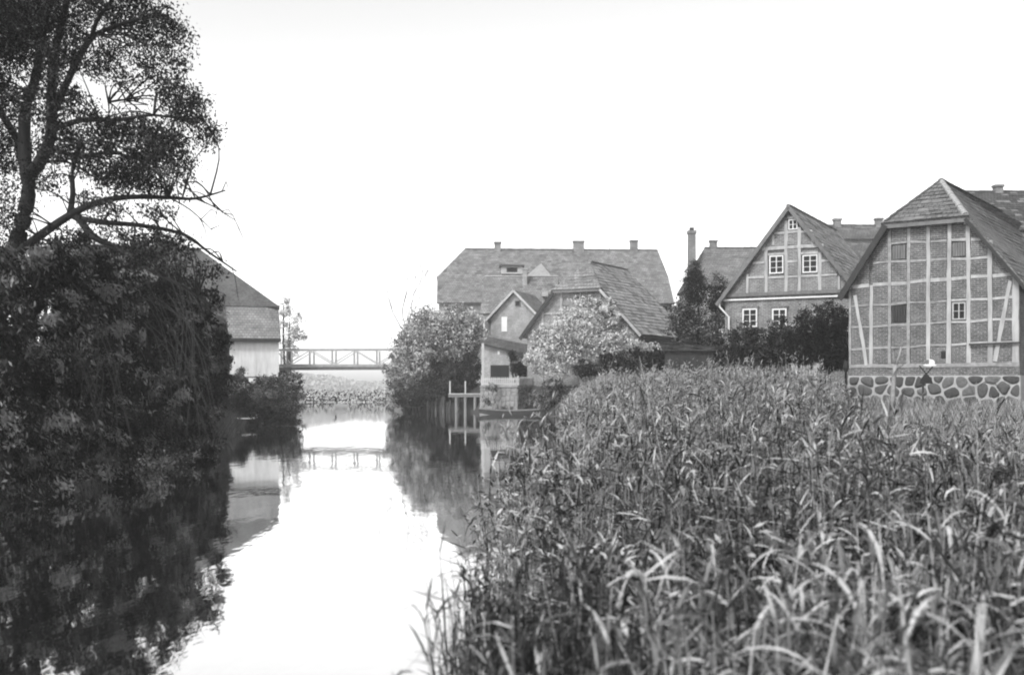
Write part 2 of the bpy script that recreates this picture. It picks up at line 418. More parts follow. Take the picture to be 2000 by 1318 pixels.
for i in range(8):
    xa, xb = postx[i] + postw[i] / 2 + .004, postx[i + 1] - postw[i + 1] / 2 - .004
    xc = (xa + xb) / 2
    lower = [2, 3, 4, 5]; ks = [0, 1, 2, 3, 4, 5]
    hts = 0.105
    cut = lambda pl: clip(clip(clip(pl, (xb + 9, zH - .08), (xa - 9, zH - .08)), (0 + 9, zE - .1 + slope * 9), (0, zE - .1)), (W, zE - .1), (W - 9, zE - .1 + slope * 9))
    if i in (0,): ks = [2, 3, 4, 5]
    if i == 1: ks = [1, 2, 3, 4, 5]
    if i == 7: ks = [2, 3, 4, 5]
    for k in ks:
        za, zb = rail_z(k, xa), rail_z(k, xb)
        if max(za, zb) > roof_top(xc) - .1: continue
        B.stick('rail', (xa, za), (xb, zb), hts if k != 2 else .14, MAT['limewood'] if (i > 4 or k == 2) else MAT['limewood2'], -.022 - .002 * k, .087)
    lev = [None] + ks + ['sill']
    for a in range(len(lev) - 1):
        up, dn = lev[a], lev[a + 1]
        tza = (rail_z(up, xa) - .07, rail_z(up, xb) - .07) if up is not None else (12, 12)
        dza = (rail_z(dn, xa) + .07, rail_z(dn, xb) + .07) if dn != 'sill' else (sill_z + .175, sill_z + .185)
        pl = [(xa, dza[0]), (xb, dza[1]), (xb, tza[1]), (xa, tza[0])]
        pl = cut(pl)
        if len(pl) < 3 or abs(area2(pl)) < .02: continue
        sp = specials.get((i, up))
        if sp == 'shutter': wood_shutter(pl, False)
        elif sp == 'shutter2': wood_shutter(pl, True)
        elif sp == 'window':
            xs = [p[0] for p in pl]; zs = [p[1] for p in pl]
            B.window(min(xs) + .03, max(xs) - .03, min(zs) + .03, max(zs) - .03, 2, 2, .06, .0, MAT['palewood'])
        else: B.poly('brick_panel', pl, -.004 + random.uniform(-.006, .006), .086, MAT['brick'])
B.stick('brace', BL(185, 650), BL(246, 1010), .14, MAT['limewood'], -.05, .08)
B.stick('brace', BL(985, 575), BL(905, 990), .16, MAT['limewood'], -.05, .08)
a, b = BL(640, 945), BL(660, 975); B.rect('vent_hole_shade', a[0] - .1, b[0] + .05, b[1], a[1] + .05, -.015, .02, MAT['black'])  # black block puts the shade inside the vent into colour
B.stick('hanging_pole', BL(775, 903), BL(1036, 893), .06, MAT['darkwood'], -.16, -.10)
# stone base
zf0, zf1 = .2, sill_z - .34
B.rect('brick_course', -.03, W + .03, zf1 + .004, sill_z - .004, -.02, LEN, MAT['brick'])
fnd = B.rect('foundation', -.06, W + .06, zf0, zf1, -.05, LEN, MAT['mortar'])
def voronoi(x0, x1, z0, z1, seeds):
    for i, s in enumerate(seeds):
        pl = [(x0, z0), (x1, z0), (x1, z1), (x0, z1)]
        for j, q in enumerate(seeds):
            if i == j: continue
            mx_, mz_ = (s[0] + q[0]) / 2, (s[1] + q[1]) / 2; d = (q[0] - s[0], q[1] - s[1])
            pl = clip(pl, (mx_, mz_), (mx_ - d[1], mz_ + d[0]))
            if len(pl) < 3: break
        if len(pl) >= 3: yield s, pl
def stone_vf(pl, proud, gap=.026):
    c = Vector((sum(p[0] for p in pl) / len(pl), sum(p[1] for p in pl) / len(pl)))
    def cut(pl, t):
        o = []
        for i in range(len(pl)):
            p = Vector(pl[i]); q = Vector(pl[(i + 1) % len(pl)]); o += [p.lerp(q, t), p.lerp(q, 1 - t)]
        return o
    o = []
    for p in pl:
        p = Vector(p); d = p - c; o.append(c + d * max(.3, (d.length - gap * 1.35) / max(d.length, .01)))
    o = cut(o, random.uniform(.14, .28)); o = cut(o, .25) if len(o) < 11 else o
    n = len(o); V = []; Fc = []
    for sc_, y in ((1, .02), (.95, -.4 * proud), (.72, -.85 * proud), (.35, -proud)):
        for p in o:
            q = c + (p - c) * sc_; V.append((q.x, y + random.uniform(-.006, .006), q.y))
    for r in range(3):
        for i in range(n): Fc.append((r * n + i, r * n + (i + 1) % n, (r + 1) * n + (i + 1) % n, (r + 1) * n + i))
    Fc.append(tuple(3 * n + i for i in range(n)))
    return V, Fc
seeds = []
z = zf1 - .2; row = 0
while z > zf0:
    x = -.2 + random.uniform(0, .3)
    while x < W + .3:
        seeds.append((x, z + random.uniform(-.17, .17))); x += random.uniform(.26, .84)
    z -= random.uniform(.38, .46); row += 1
for s, pl in voronoi(-.05, W + .05, zf0, zf1 - .02, seeds):
    V, Fc = stone_vf(pl, random.uniform(.03, .12), random.uniform(.016, .045)); V = [(a, b - .052, c) for a, b, c in V]
    mesh('stone', V, Fc, MAT['stone%d' % random.choice((0, 1, 1, 2))], fnd, smooth=False)
# roof
ov = .42
def RP(x, y, z): return Vector((x, y, z))
eL, eR = -ov, W + ov
zeL = zE - ov * slope; ra = zH + .08
Rg = RP(xm, 2.15, zR); Rb = RP(xm, LEN + .3, zR)
hl, hr = RP(1.66, -.32, ra), RP(4.99, -.32, ra)
el0, er0 = RP(eL, -.32, zeL + .1), RP(eR, -.32, zeL + .1)
B_left = slab('roof', [el0, hl, Rg, Rb, RP(eL, LEN + .3, zeL + .1)], .16, MAT['tile2_y'], B.root)
B_right = slab('roof', [er0, RP(eR, LEN + .3, zeL + .1), Rb, Rg, hr], .16, MAT['tile2_y'], B.root)
slab('half_hip', [RP(1.50, -.40, ra - .06), RP(5.15, -.40, ra - .06), Rg + Vector((0, -.05, .01))], .13, MAT['tile2_x'], B.root)
ridge_tiles(B, Rg, Rb, MAT['tile_y'], r=.13)
ridge_tiles(B, hr + Vector((0, 0, .02)), Rg, MAT['ridge'], r=.13); ridge_tiles(B, hl + Vector((0, 0, .02)), Rg, MAT['tile_x'], r=.11)
beam('bargeboard', el0 + Vector((.05, -.03, -.16)), hl + Vector((.02, -.03, -.16)), .05, .26, MAT['darkwood'], B.root)
beam('bargeboard', er0 + Vector((-.05, -.03, -.16)), hr + Vector((-.02, -.03, -.16)), .05, .14, MAT['darkwood'], B.root)
beam('eave_board', hl + Vector((-.1, -.02, -.22)), hr + Vector((.1, -.02, -.22)), .05, .16, MAT['greywood'], B.root)
for s in (0, 1):
    beam('purlin_end', (1.66 if s == 0 else 4.98, -.3, zH - .24), (1.66 if s == 0 else 4.98, .1, zH - .24), .14, .14, MAT['greywood'], B.root)
beam('purlin_end', (.05, -.3, zE - .18), (.05, .1, zE - .18), .14, .14, MAT['greywood'], B.root)

# ---- the house with the white timber gable
G = House('gable_house', 'brick house with white timber gable of small paned windows between dark shrubs and barn', 1415, 59, -29.5)
gx_ = lambda x: 1300 + x * .2731
gy_ = lambda y: 370 + y * .2731
def GL(x, y, d=0.0): return G.L(gx_(x), gy_(y), d)
GW = 7.1; gs = 6.75; gm = 3.6; gR = 11.45; gsl = (gR - gs) / gm
GLEN = 10.5
G.poly('wall', [(0, 1.0), (GW, 1.0), (GW, gs), (gm, gR - .05), (0, gs)], .09, GLEN, MAT['brick2'])
G.rect('gable_beam', -.15, GW + .15, gs - .02, gs + .16, -.10, .088, MAT['greywood'])
G.rect('moulding', -.1, GW + .1, gs - .22, gs - .14, -.05, .088, MAT['white'])
gp = [(585, 560), (720, 425), (862, 190), (957, 190), (1103, 415), (1240, 560)]
gpx = [GL(x, 600)[0] for x, _ in gp]
for (x, ytop), X in zip(gp, gpx):
    G.stick('post', (X, gs + .165), (X, min(GL(x, ytop)[1] + .08, gR - .5 - gsl * abs(X - gm))), .17 if x not in (585, 1240) else .13, MAT['limewood'], -.03, .088)
def grail(xa, xb, y, w=.15, ya=None):
    A, Bp = GL(xa, y), GL(xb, ya or y); za = (A[1] + Bp[1]) / 2
    G.stick('rail', (A[0], za), (Bp[0], za), w, MAT['limewood'], -.042, .086)
grail(690, 1130, 412, .17); grail(780, 850, 312, .13); grail(874, 945, 303, .13); grail(969, 1050, 300, .13)
for a, b, y in ((590, 706, 630), (734, 850, 627), (874, 945, 622), (969, 1090, 617), (1116, 1228, 610)): grail(a, b, y, .12)
for a, b, y in ((625, 706, 524), (874, 945, 515), (1116, 1200, 508), (734, 850, 462), (969, 1090, 455), (874, 945, 200)): grail(a, b, y, .12)
for x, y0, y1 in ((770, 325, 400), (1050, 315, 395)): G.stick('stud', GL(x, y0), GL(x, y1), .12, MAT['limewood'], -.03, .088)
# brick panels between the timbers
def gcell(xa, xb, za, zb):
    pl = [(xa, za), (xb, za), (xb, zb), (xa, zb)]
    pl = clip(clip(pl, (gm, gR - .35), (0, gR - .35 - gsl * gm)), (GW, gR - .35 - gsl * (GW - gm)), (gm, gR - .35))
    if len(pl) > 2 and abs(area2(pl)) > .03: G.poly('brick_panel', pl, .0 + random.uniform(-.006, .006), .085, MAT['brick2'])
ex = [0.05] + gpx + [GW - .05]
zr1 = GL(862, 622)[1]; zr2 = GL(862, 515)[1]; zr3 = GL(862, 412)[1]; zr4 = GL(862, 305)[1]
wins = {(2, 1), (4, 1)}
for i in range(len(ex) - 1):
    xa, xb = ex[i] + .09, ex[i + 1] - .09
    for k, (za, zb) in enumerate(((gs + .17, zr1 - .07), (zr1 + .07, zr3 - .1), (zr3 + .1, zr4 - .07), (zr4 + .07, gR - .6))):
        if (i, k) in wins or (i == 3 and k == 3): continue
        gcell(xa, xb, za, zb)
for a, b, y0, y1 in ((738, 846, 470, 612), (975, 1090, 465, 606)):
    A, Bp = GL(a, y1), GL(b, y0); G.window(A[0] + .04, Bp[0] - .02, A[1] + .06, Bp[1], 2, 3, .06, -.02)
A, Bp = GL(876, 290), GL(946, 212); G.window(A[0] + .02, Bp[0] - .02, A[1], Bp[1], 2, 2, .05, -.01)
for a, b, y0, y1 in ((550, 655, 850, 985), (762, 865, 850, 985)):
    A, Bp = GL(a, y1), GL(b, y0); G.window(A[0], Bp[0], A[1], Bp[1], 2, 3, .07, .0)
    G.rect('window_lintel', A[0] - .08, Bp[0] + .08, Bp[1] + .01, Bp[1] + .13, -.012, .085, MAT['brick'])
A = GL(395, 780)
tubes('downpipe', [([(A[0] + .02, -.25, gs - .25), (A[0] + .02, -.25, gs - .55), (.28, -.1, gs - 1.1), (.28, -.1, 1.8)], [.055] * 4)], MAT['white'], G.root)
go_ = .35
Ga, Gb = RP(gm, -.32, gR), RP(gm, GLEN, gR)
gl0 = RP(-go_, -.32, gs - go_ * gsl + .1); gr0 = RP(GW + go_, -.32, gR - (GW + go_ - gm) * gsl)
slab('roof', [gl0, Ga, Gb, RP(-go_, GLEN, gl0.z)], .14, MAT['tile5_y'], G.root)
slab('roof', [gr0, RP(GW + go_, GLEN, gr0.z), Gb, Ga], .14, MAT['tile5_y'], G.root)
for p in (gl0, gr0): beam('bargeboard', p + Vector((0, -.02, -.1)), Ga + Vector((0, -.02, -.1)), .04, .2, MAT['greywood'], G.root)
ridge_tiles(G, Ga, Gb, MAT['tile4_y'], r=.12)

# ---- small half hipped barn behind the pale bush
D4 = House('half_hipped_shed_house', 'old brick building with half hipped tiled roof behind the pale leafy bush', 1029, 72, -30, cat='house')
d4z, d4h, d4m, d4W = 5.45, 8.05, 3.83, 8.0; d4s = (d4h - d4z) / 2.17; d4R = d4h + 1.66 * d4s; d4len = 9.0
D4.poly('wall', [(0, 1), (d4W, 1), (d4W, d4z), (5.48, d4h - .05), (2.17, d4h - .05), (0, d4z)], .05, d4len, MAT['brick2'])
for x in (1.2, 2.6, 4.0, 5.4, 6.8):
    D4.stick('post', (x, 2.0), (x, min(d4h - .12, d4z + d4s * min(x, d4W - x) - .15)), .16, MAT['limewood2'], -.02, .048)
for zz in (3.6, 5.2, 6.6): D4.stick('rail', (max(.05, (zz - d4z) / d4s + .15), zz), (min(d4W - .05, d4W - (zz - d4z) / d4s - .15), zz), .13, MAT['limewood2'], -.012, .046)
g4, b4 = RP(d4m, 1.75, d4R + .05), RP(d4m, d4len - 1.2, d4R + .05)
l4, r4 = RP(-.4, -.3, d4z - .4 * d4s + .1), RP(d4W + .4, -.3, d4z - .4 * d4s + .1)
hl4, hr4 = RP(2.15, -.3, d4h + .07), RP(5.5, -.3, d4h + .07)
slab('roof', [l4, hl4, g4, b4, RP(-.4, d4len, l4.z)], .14, MAT['tile5_y'], D4.root)
slab('roof', [r4, RP(d4W + .4, d4len, r4.z), b4, g4, hr4], .14, MAT['tile5_y'], D4.root)
slab('roof', [RP(-.4, d4len, l4.z), b4, RP(d4W + .4, d4len, r4.z)], .14, MAT['tile4_x'], D4.root)
slab('half_hip', [RP(2.0, -.38, d4h + .03), RP(5.65, -.38, d4h + .03), g4 + Vector((0, -.04, .01))], .12, MAT['tile4_x'], D4.root)
ridge_tiles(D4, g4, b4, MAT['tile4_y'], r=.13)
beam('bargeboard', l4 + Vector((.04, -.02, -.15)), hl4 + Vector((0, -.02, -.15)), .05, .24, MAT['darkwood'], D4.root)
beam('bargeboard', r4 + Vector((-.04, -.02, -.1)), hr4 + Vector((0, -.02, -.1)), .05, .16, MAT['palewood'], D4.root)
beam('eave_board', hl4 + Vector((0, -.02, -.16)), hr4 + Vector((0, -.02, -.16)), .05, .12, MAT['greywood'], D4.root)
beam('eave_board', r4 + Vector((-.02, .1, -.2)), RP(d4W + .38, d4len, r4.z - .2), .05, .14, MAT['darkwood'], D4.root)

# ---- large long house behind
L1 = House('large_tiled_house', 'big long house with wide half hipped tiled roof and three chimneys rising behind', 853, 97, 3.0)
lw = L1.L(1317, 560)[0]; le = 9.2; lr = 14.75; lm = 6.0
L1.rect('wall', 0.2, lw - .2, .5, le, .5, 11.5, MAT['brick3'])
L1.poly('gable_wall', [(.2, le), (lw - .2, le), (lw - .2, 11.6), (.2, 11.6)], 2.6, 9.4, MAT['plaster'])
hz = 11.7; hy = lm * (hz - le) / (lr - le)
xr0, xr1 = L1.L(908, 478, lm)[0], L1.L(1284, 487, lm)[0]
slab('roof', [RP(0, 0, le), RP(lw, 0, le), RP(lw, hy, hz), RP(xr1, lm, lr), RP(xr0, lm, lr), RP(0, hy, hz)], .18, MAT['tile4_x'], L1.root)
slab('roof', [RP(0, 12, le), RP(lw, 12, le), RP(lw, 12 - hy, hz), RP(xr1, lm, lr), RP(xr0, lm, lr), RP(0, 12 - hy, hz)], .18, MAT['tile4_x'], L1.root)
slab('half_hip', [RP(-.05, hy, hz), RP(xr0, lm, lr + .02), RP(-.05, 12 - hy, hz)], .15, MAT['tile4_y'], L1.root)
slab('half_hip', [RP(lw + .05, hy, hz), RP(xr1, lm, lr + .02), RP(lw + .05, 12 - hy, hz)], .15, MAT['tile4_y'], L1.root)
beam('bargeboard', RP(lw + .03, -.02, le), RP(lw + .03, hy, hz + .02), .08, .3, MAT['white'], L1.root)
ridge_tiles(L1, RP(xr0, lm, lr), RP(xr1, lm, lr), MAT['tile4_x'], n=36, r=.15)
for px, w_, hgt in ((972, .6, .55), (1130, 1.0, .7), (1238, .7, .8)):
    chimney(L1, L1.L(px, 475, lm)[0], lm, lr - .7, lr + hgt, w_, .6, MAT['brick2'])
tubes('aerial', [([RP(L1.L(1190, 470, lm)[0], lm, lr - .1), RP(L1.L(1190, 470, lm)[0], lm, lr + 1.6)], [.03, .02])], MAT['greywood'], L1.root)
def dormer(h, px, py0, py1, wpx, yy, mat):
    x, z0 = h.L(px, py1, yy); _, z1 = h.L(px, py0, yy); hw = wpx / 2 / F * 99
    d = h.rect('dormer', x - hw, x + hw, z0, z1, yy, yy + 3.2, mat)
    v, f = box_vf(x - hw - .15, x + hw + .15, yy - .2, yy + 3.3, z1 + .003, z1 + .12); mesh('dormer_roof', v, f, MAT['tile_x'], d)
    box('dormer_window', x - hw * .5, x + hw * .5, yy - .02, yy - .004, z0 + (z1 - z0) * .25, z1 - .12, MAT['glass'], d)
    return d
dormer(L1, 1000, 520, 535, 42, 2.6, MAT['palewood'])
x, z0 = L1.L(1296, 622, .5)
L1.window(x - .35, x + .35, z0, z0 + 1.1, 2, 3, .08, .46, MAT['darkwood'])
for px in (1283, 1310): X = L1.L(px, 600, .5)[0]; L1.rect('post', X - .12, X + .12, 5, le - .05, .42, .498, MAT['darkwood'])
for px in (1055,): X, Z = L1.L(px, 530, 2.3); L1.poly('gable_dormer', [(X - 1.5, Z - .6), (X + 1.2, Z - .6), (X + .1, Z + .75)], 2.3, 6, MAT['palewood'])

# ---- middle roofs in front of it
M2 = House('low_tiled_house', 'low tiled cottage roof with slim chimney between small gable and big roof', 938, 90, -4)
w2 = M2.L(1088, 600)[0]; e2 = M2.L(940, 612)[1]; r2 = M2.L(940, 540, 4)[1]
M2.rect('wall', .2, w2 - .2, .5, e2 + .2, .4, 7.6, MAT['plaster'])
slab('roof', [RP(0, 0, e2), RP(w2, 0, e2), RP(w2, 4, r2), RP(0, 4, r2)], .15, MAT['tile4_x'], M2.root)
slab('roof', [RP(0, 8, e2), RP(w2, 8, e2), RP(w2, 4, r2), RP(0, 4, r2)], .15, MAT['tile4_x'], M2.root)
M2.poly('gable_wall', [(.25, e2 + .15)] + [(.25, e2 + .15)] + [(w2 - .25, e2 + .15), (w2 - .25, e2 + .4), (.25, e2 + .4)], 1, 7, MAT['plaster'])
ridge_tiles(M2, RP(0, 4, r2), RP(w2, 4, r2), MAT['ridge'], n=14, r=.13)
X = M2.L(1025, 560, 3)[0]; chimney(M2, X, 3.1, r2 - 1.4, r2 + .45, .4, .4, MAT['brick3'])
X, Z = M2.L(1065, 575, 1.5); M2.rect('roof_light', X - .25, X + .25, Z - .2, Z + .16, .9, 2.2, MAT['palewood'])

# ---- small gable house
S3 = House('small_gable_house', 'small pale brick gable house with one square attic window', 958, 80, -18)
w3 = S3.L(1052, 612)[0]; e3 = 6.95; a3 = S3.L(1001, 567); sl3 = (a3[1] - e3) / (w3 / 2)
S3.poly('wall', [(0, 1), (w3, 1), (w3, e3), (w3 / 2, a3[1] - .1), (0, e3)], .05, 5, MAT['brick3'])
A3, B3 = RP(w3 / 2, -.25, a3[1]), RP(w3 / 2, 5.2, a3[1])
lz = e3 - .3 * sl3
slab('roof', [RP(-.3, -.25, lz), A3, B3, RP(-.3, 5.2, lz)], .12, MAT['tile4_y'], S3.root)
slab('roof', [RP(w3 + .3, -.25, lz), RP(w3 + .3, 5.2, lz), B3, A3], .12, MAT['tile4_y'], S3.root)
for sx in (-.3, w3 + .3): beam('bargeboard', RP(sx, -.27, lz - .05), A3 + Vector((0, -.02, -.05)), .05, .16, MAT['palewood'], S3.root)
x, z0 = S3.L(1011, 598); S3.window(x - .2, x + .2, z0, z0 + .42, 1, 1, .05, .0, MAT['greywood'])
x, z0 = S3.L(985, 645); S3.rect('door', x - .22, x + .22, z0 - .1, z0 + 1.0, .0, .048, MAT['white'])
S3.rect('downpipe', -.55, -.05, 2, e3 - .1, .3, 4.9, MAT['greywood'])  # not a pipe: dark side block, recess shade put into its colour

# ---- lean-to by the water
T = House('lean_to_shed', 'low brick lean-to with pale sloping roof and dark opening above the quay wall', 944, 74, -6, cat='shed')
tw = T.L(1042, 690)[0]; za, zb_ = T.L(944, 670)[1], T.L(1042, 695)[1]
T.poly('wall', [(0, .8), (tw, .8), (tw, zb_ - .12), (0, za - .12)], .02, 4, MAT['brick3'])
slab('roof', [RP(-.15, -.25, za), RP(tw + .1, -.25, zb_), RP(tw + .1, 4.3, zb_ + .75), RP(-.15, 4.3, za + .6)], .09, MAT['tile3_x'], T.root)
beam('eave_board', RP(-.15, -.27, za - .06), RP(tw + .1, -.27, zb_ - .06), .03, .12, MAT['darkwood'], T.root)
x0, z1 = T.L(958, 713); x1, z0 = T.L(994, 742); T.rect('opening', x0, x1, z0, z1, -.02, .017, MAT['black'])  # black sheet on the wall paints the shade inside the opening
x, z = T.L(974, 688); T.rect('vent', x - .07, x + .07, z - .14, z + .1, -.03, .017, MAT['white'])

# tall white corner post by the shed
p = P(943, 742, 72.6)
tag(beam('white_post', (p.x, p.y, .9), (p.x, p.y, P(943, 670, 72.6).z), .16, .16, MAT['palewood']), 'tall slim white post beside the lean-to shed and the jetty', 'post')

# ---- quay wall with picket fence
qa, qb, qc = P(936, 806, 71.2), P(1011, 806, 69.6), P(1053, 806, 72.5)
qt = 1.85
def quay(pts, z0, z1, inset=0.0):
    n = len(pts); c = sum((Vector((p[0], p[1], 0)) for p in pts), Vector()) / n
    v = [(p[0], p[1], z0) for p in pts] + [(p[0] + (c.x - p[0]) * inset, p[1] + (c.y - p[1]) * inset, z1) for p in pts]
    return v, [tuple(range(n - 1, -1, -1)), tuple(range(n, 2 * n))] + [(i, (i + 1) % n, n + (i + 1) % n, n + i) for i in range(n)]
qroot = empty('quay_wall', (qb.x, qb.y, 0), 0, 'pale rough masonry quay wall at the water below the picket fence', 'wall')
qp = [(qa.x - qb.x, qa.y - qb.y), (0, 0), (qc.x - qb.x, qc.y - qb.y), (qc.x - qb.x, 8), (qa.x - qb.x, 8)]
qbody = mesh('masonry', *quay(qp, -.8, qt - .12, .04), MAT['rubble'], qroot)
mesh('coping', *quay([(x * 1.0, y * 1.0) for x, y in qp], qt - .117, qt, .03), MAT['rubble'], qroot)
# rough stones of the two faces
for (ax, ay), (bx, by) in ((qp[0], qp[1]), (qp[1], qp[2])):
    ln = math.hypot(bx - ax, by - ay); sd = []; z = .1
    while z < qt - .1:
        x = random.uniform(0, .3)
        while x < ln: sd.append((x, z + random.uniform(-.08, .08))); x += random.uniform(.28, .5)
        z += .3
    ang = math.atan2(by - ay, bx - ax)
    for s, pl in voronoi(0, ln, -.1, qt - .13, sd):
        V, Fc = stone_vf(pl, random.uniform(.012, .03), .012); o = mesh('stone', V, Fc, MAT['rubble'], qroot)
        o.location = (ax, ay, 0); o.rotation_euler = (R(-3), 0, ang)
fr_ = empty('picket_fence', (qb.x, qb.y, qt), 0, 'low pale picket fence along the top of the quay wall', 'fence')
FM = {}
def pickets(root, a, b, h, mat, step=.16, wd=.08):
    a = Vector(a); b = Vector(b); ln = (b - a).length; n = int(ln / step); ang = math.atan2(b.y - a.y, b.x - a.x)
    k = (h, wd, mat.name)
    if k not in FM:
        me = bpy.data.meshes.new('picket'); x = wd / 2
        v = [(-x, 0, 0), (x, 0, 0), (x, 0, h - .06), (0, 0, h), (-x, 0, h - .06)]; v += [(p[0], .022, p[2]) for p in v]
        me.from_pydata(v, [], [(0, 1, 2, 3, 4), (9, 8, 7, 6, 5)] + [(i, i + 5, (i + 1) % 5 + 5, (i + 1) % 5) for i in range(5)]); me.materials.append(mat); FM[k] = me
    for i in range(n):
        o = bpy.data.objects.new('picket', FM[k]); COL.objects.link(o); o.parent = root
        o.location = a + (b - a) * ((i + .5) / n); o.rotation_euler = (random.uniform(-.02, .02), random.uniform(-.04, .04), ang)
    up = Vector((0, 0, 1)); back = Vector((math.sin(-ang), math.cos(ang), 0)) * .045
    for zz in (.2, .75): beam('rail', a + up * h * zz + back, b + up * h * zz + back, .04, .06, mat, root)
    for p in (a, b): beam('fence_post', p + back * 2.2 , p + back * 2.2 + up * (h + .06), .1, .1, mat, root)
pickets(fr_, (qp[0][0] + .1, qp[0][1] + .15, 0), (-.05, .12, 0), .55, MAT['palewood'])
pickets(fr_, (.12, .16, 0), (qp[2][0] - .1, qp[2][1] + .05, 0), .55, MAT['palewood'])

# ---- jetty and timber piling
pj = P(905, 808, 72.5)
jet = empty('jetty', (pj.x, pj.y, 0), 0, 'small plank jetty on piles with two thin posts left of the quay wall', 'jetty')
jx0, jx1 = P(876, 0, 72.5).x - pj.x, P(940, 0, 72.5).x - pj.x; jz = P(0, 770, 72.5).z
for k in range(12):
    x = jx0 + (jx1 - jx0) * k / 12; box('deck_plank', x, x + (jx1 - jx0) / 12 - .012, -.1, 1.9, jz + random.uniform(-.008, .008), jz + .05, MAT['palewood'], jet)
beam('deck_beam', (jx0, 0, jz - .1), (jx1, 0, jz - .1), .1, .16, MAT['greywood'], jet); beam('deck_beam', (jx0, 1.7, jz - .1), (jx1, 1.7, jz - .1), .1, .16, MAT['greywood'], jet)
for px in (892, 909, 928):
    x = P(px, 0, 72.5).x - pj.x
    for y in (.03, 1.72): tubes('pile', [([(x, y, -.9), (x + random.uniform(-.05, .05), y, jz - .19)], [.11, .1])], MAT['greywood'], jet, 8)
for px in (877, 907):
    x = P(px, 0, 72.5).x - pj.x + .06; beam('rail_post', (x, .05, jz + .055), (x, .05, P(0, 744, 72.5).z), .09, .09, MAT['palewood'], jet)
ps = P(840, 800, 76)
pil = empty('timber_piling', (ps.x, ps.y, 0), 0, 'row of dark upright stakes holding the bank under the willow bush', 'piling')
for k, px in enumerate(np.linspace(792, 876, 24)):
    Y = 78.5 - (px - 792) / 84 * 5.0; q = P(px, 0, Y)
    tubes('stake', [([(q.x - ps.x, q.y - ps.y, -.6), (q.x - ps.x + random.uniform(-.12, .12), q.y - ps.y, .75 + random.uniform(-.1, .45))], [.085, .06])], MAT['greywood'] if k % 4 == 0 else MAT['darkwood'], pil, 6)

# ---- punt moored at the quay
def boat(name, label, loc, rz, L_, W_, Hh, mat, rimmat):
    root = empty(name, loc, rz, label, 'boat'); n = 12; V, Fc = [], []
    for i in range(n + 1):
        t_ = i / n; x = (t_ - .5) * L_; wv = W_ / 2 * (math.sin(math.pi * (.08 + .84 * t_)) ** .6); sh = .12 * (2 * t_ - 1) ** 2
        for y, z in ((-wv, Hh + sh), (-wv * .72, .0 + sh * 1.6 - .08), (wv * .72, .0 + sh * 1.6 - .08), (wv, Hh + sh), (wv * .9, Hh + sh - .01), (wv * .62, .06 + sh * 1.5 - .05), (-wv * .62, .06 + sh * 1.5 - .05), (-wv * .9, Hh + sh - .01)): V.append((x, y, z))
    for i in range(n):
        for k in range(8): Fc.append((i * 8 + k, i * 8 + (k + 1) % 8, i * 8 + 8 + (k + 1) % 8, i * 8 + 8 + k))
    Fc += [tuple(reversed(range(8))), tuple(n * 8 + k for k in range(8))]
    mesh('hull', V, Fc, mat, root)
    for s in (-1, 1):
        pts = [Vector((((i / n) - .5) * L_, s * W_ / 2 * (math.sin(math.pi * (.08 + .84 * i / n)) ** .6), Hh + .12 * (2 * i / n - 1) ** 2 + .02)) for i in range(n + 1)]
        tubes('gunwale', [(pts, [.035] * (n + 1))], rimmat, root)
    for x in (-.22, .2): box('thwart', x * L_ - .12, x * L_ + .12, -W_ * .38, W_ * .38, Hh - .1, Hh - .06, rimmat, root)
    return root
pb = P(1000, 810, 68.2)
boat('punt', 'long dark tarred punt lying at the foot of the quay wall', (pb.x, pb.y, 0), R(2), 4.2, 1.2, .26, MAT['boat'], MAT['greywood'])
pb = P(478, 834, 50)
boat('rowing_boat', 'small pale rimmed rowing boat half hidden under dark bank bush', (pb.x - .5, pb.y + 1.2, 0), R(55), 2.6, 1.1, .36, MAT['darkwood'], MAT['white'])

# ---- left bank: big barn and white lean-to
K = House('weathered_roof_barn', 'large barn with dark weathered hipped roof behind the white walled annexe', 300, 67.0, 15, cat='barn')
kx1 = K.L(546, 600)[0]; ke = 6.9
kr0 = K.L(392, 488, 5)[0]; kz = K.L(392, 488, 5)[1]
K.rect('wall', -6, kx1 - .25, .6, ke, .3, 9.7, MAT['darkwood'])
slab('roof', [RP(-6.5, 0, ke), RP(kx1, 0, ke), RP(kr0, 5, kz), RP(-6.5, 5, kz)], .25, MAT['thatch'], K.root)
slab('roof', [RP(-6.5, 10, ke), RP(kx1, 10, ke), RP(kr0, 5, kz), RP(-6.5, 5, kz)], .25, MAT['thatch'], K.root)
slab('hip', [RP(kx1 + .02, 0, ke), RP(kx1 + .02, 10, ke), RP(kr0, 5, kz)], .2, MAT['thatch'], K.root)
ridge_tiles(K, RP(-6.5, 5, kz), RP(kr0, 5, kz), MAT['thatch'], n=18, r=.2)
A = House('white_annexe', 'white plastered annexe with pale tiled lean-to roof beside the footbridge', 449, 66, 15)
aw = A.L(545, 690)[0]; ae = A.L(500, 662)[1]; ab = A.L(500, 735)[1]; at_ = A.L(500, 577, 3.3)[1]; axl = A.L(437, 577, 3.3)[0]; axr = A.L(511, 577, 3.3)[0]
A.rect('wall', 0, aw, ab, ae - .08, .0, 3.4, MAT['plaster'])
slab('roof', [RP(-.1, -.3, ae), RP(aw + .1, -.3, ae), RP(aw + .1, 2.5, A.L(546, 605, 2.5)[1]), RP(axr, 3.3, at_), RP(axl, 3.3, at_)], .14, MAT['tile3_x'], A.root)
beam('eave_board', RP(-.1, -.32, ae - .1), RP(aw + .1, -.32, ae - .1), .05, .2, MAT['darkwood'], A.root)
beam('bargeboard', RP(-.14, -.34, ae - .4), RP(axl - .06, 3.3, at_ + .02), .10, .34, MAT['darkwood'], A.root)
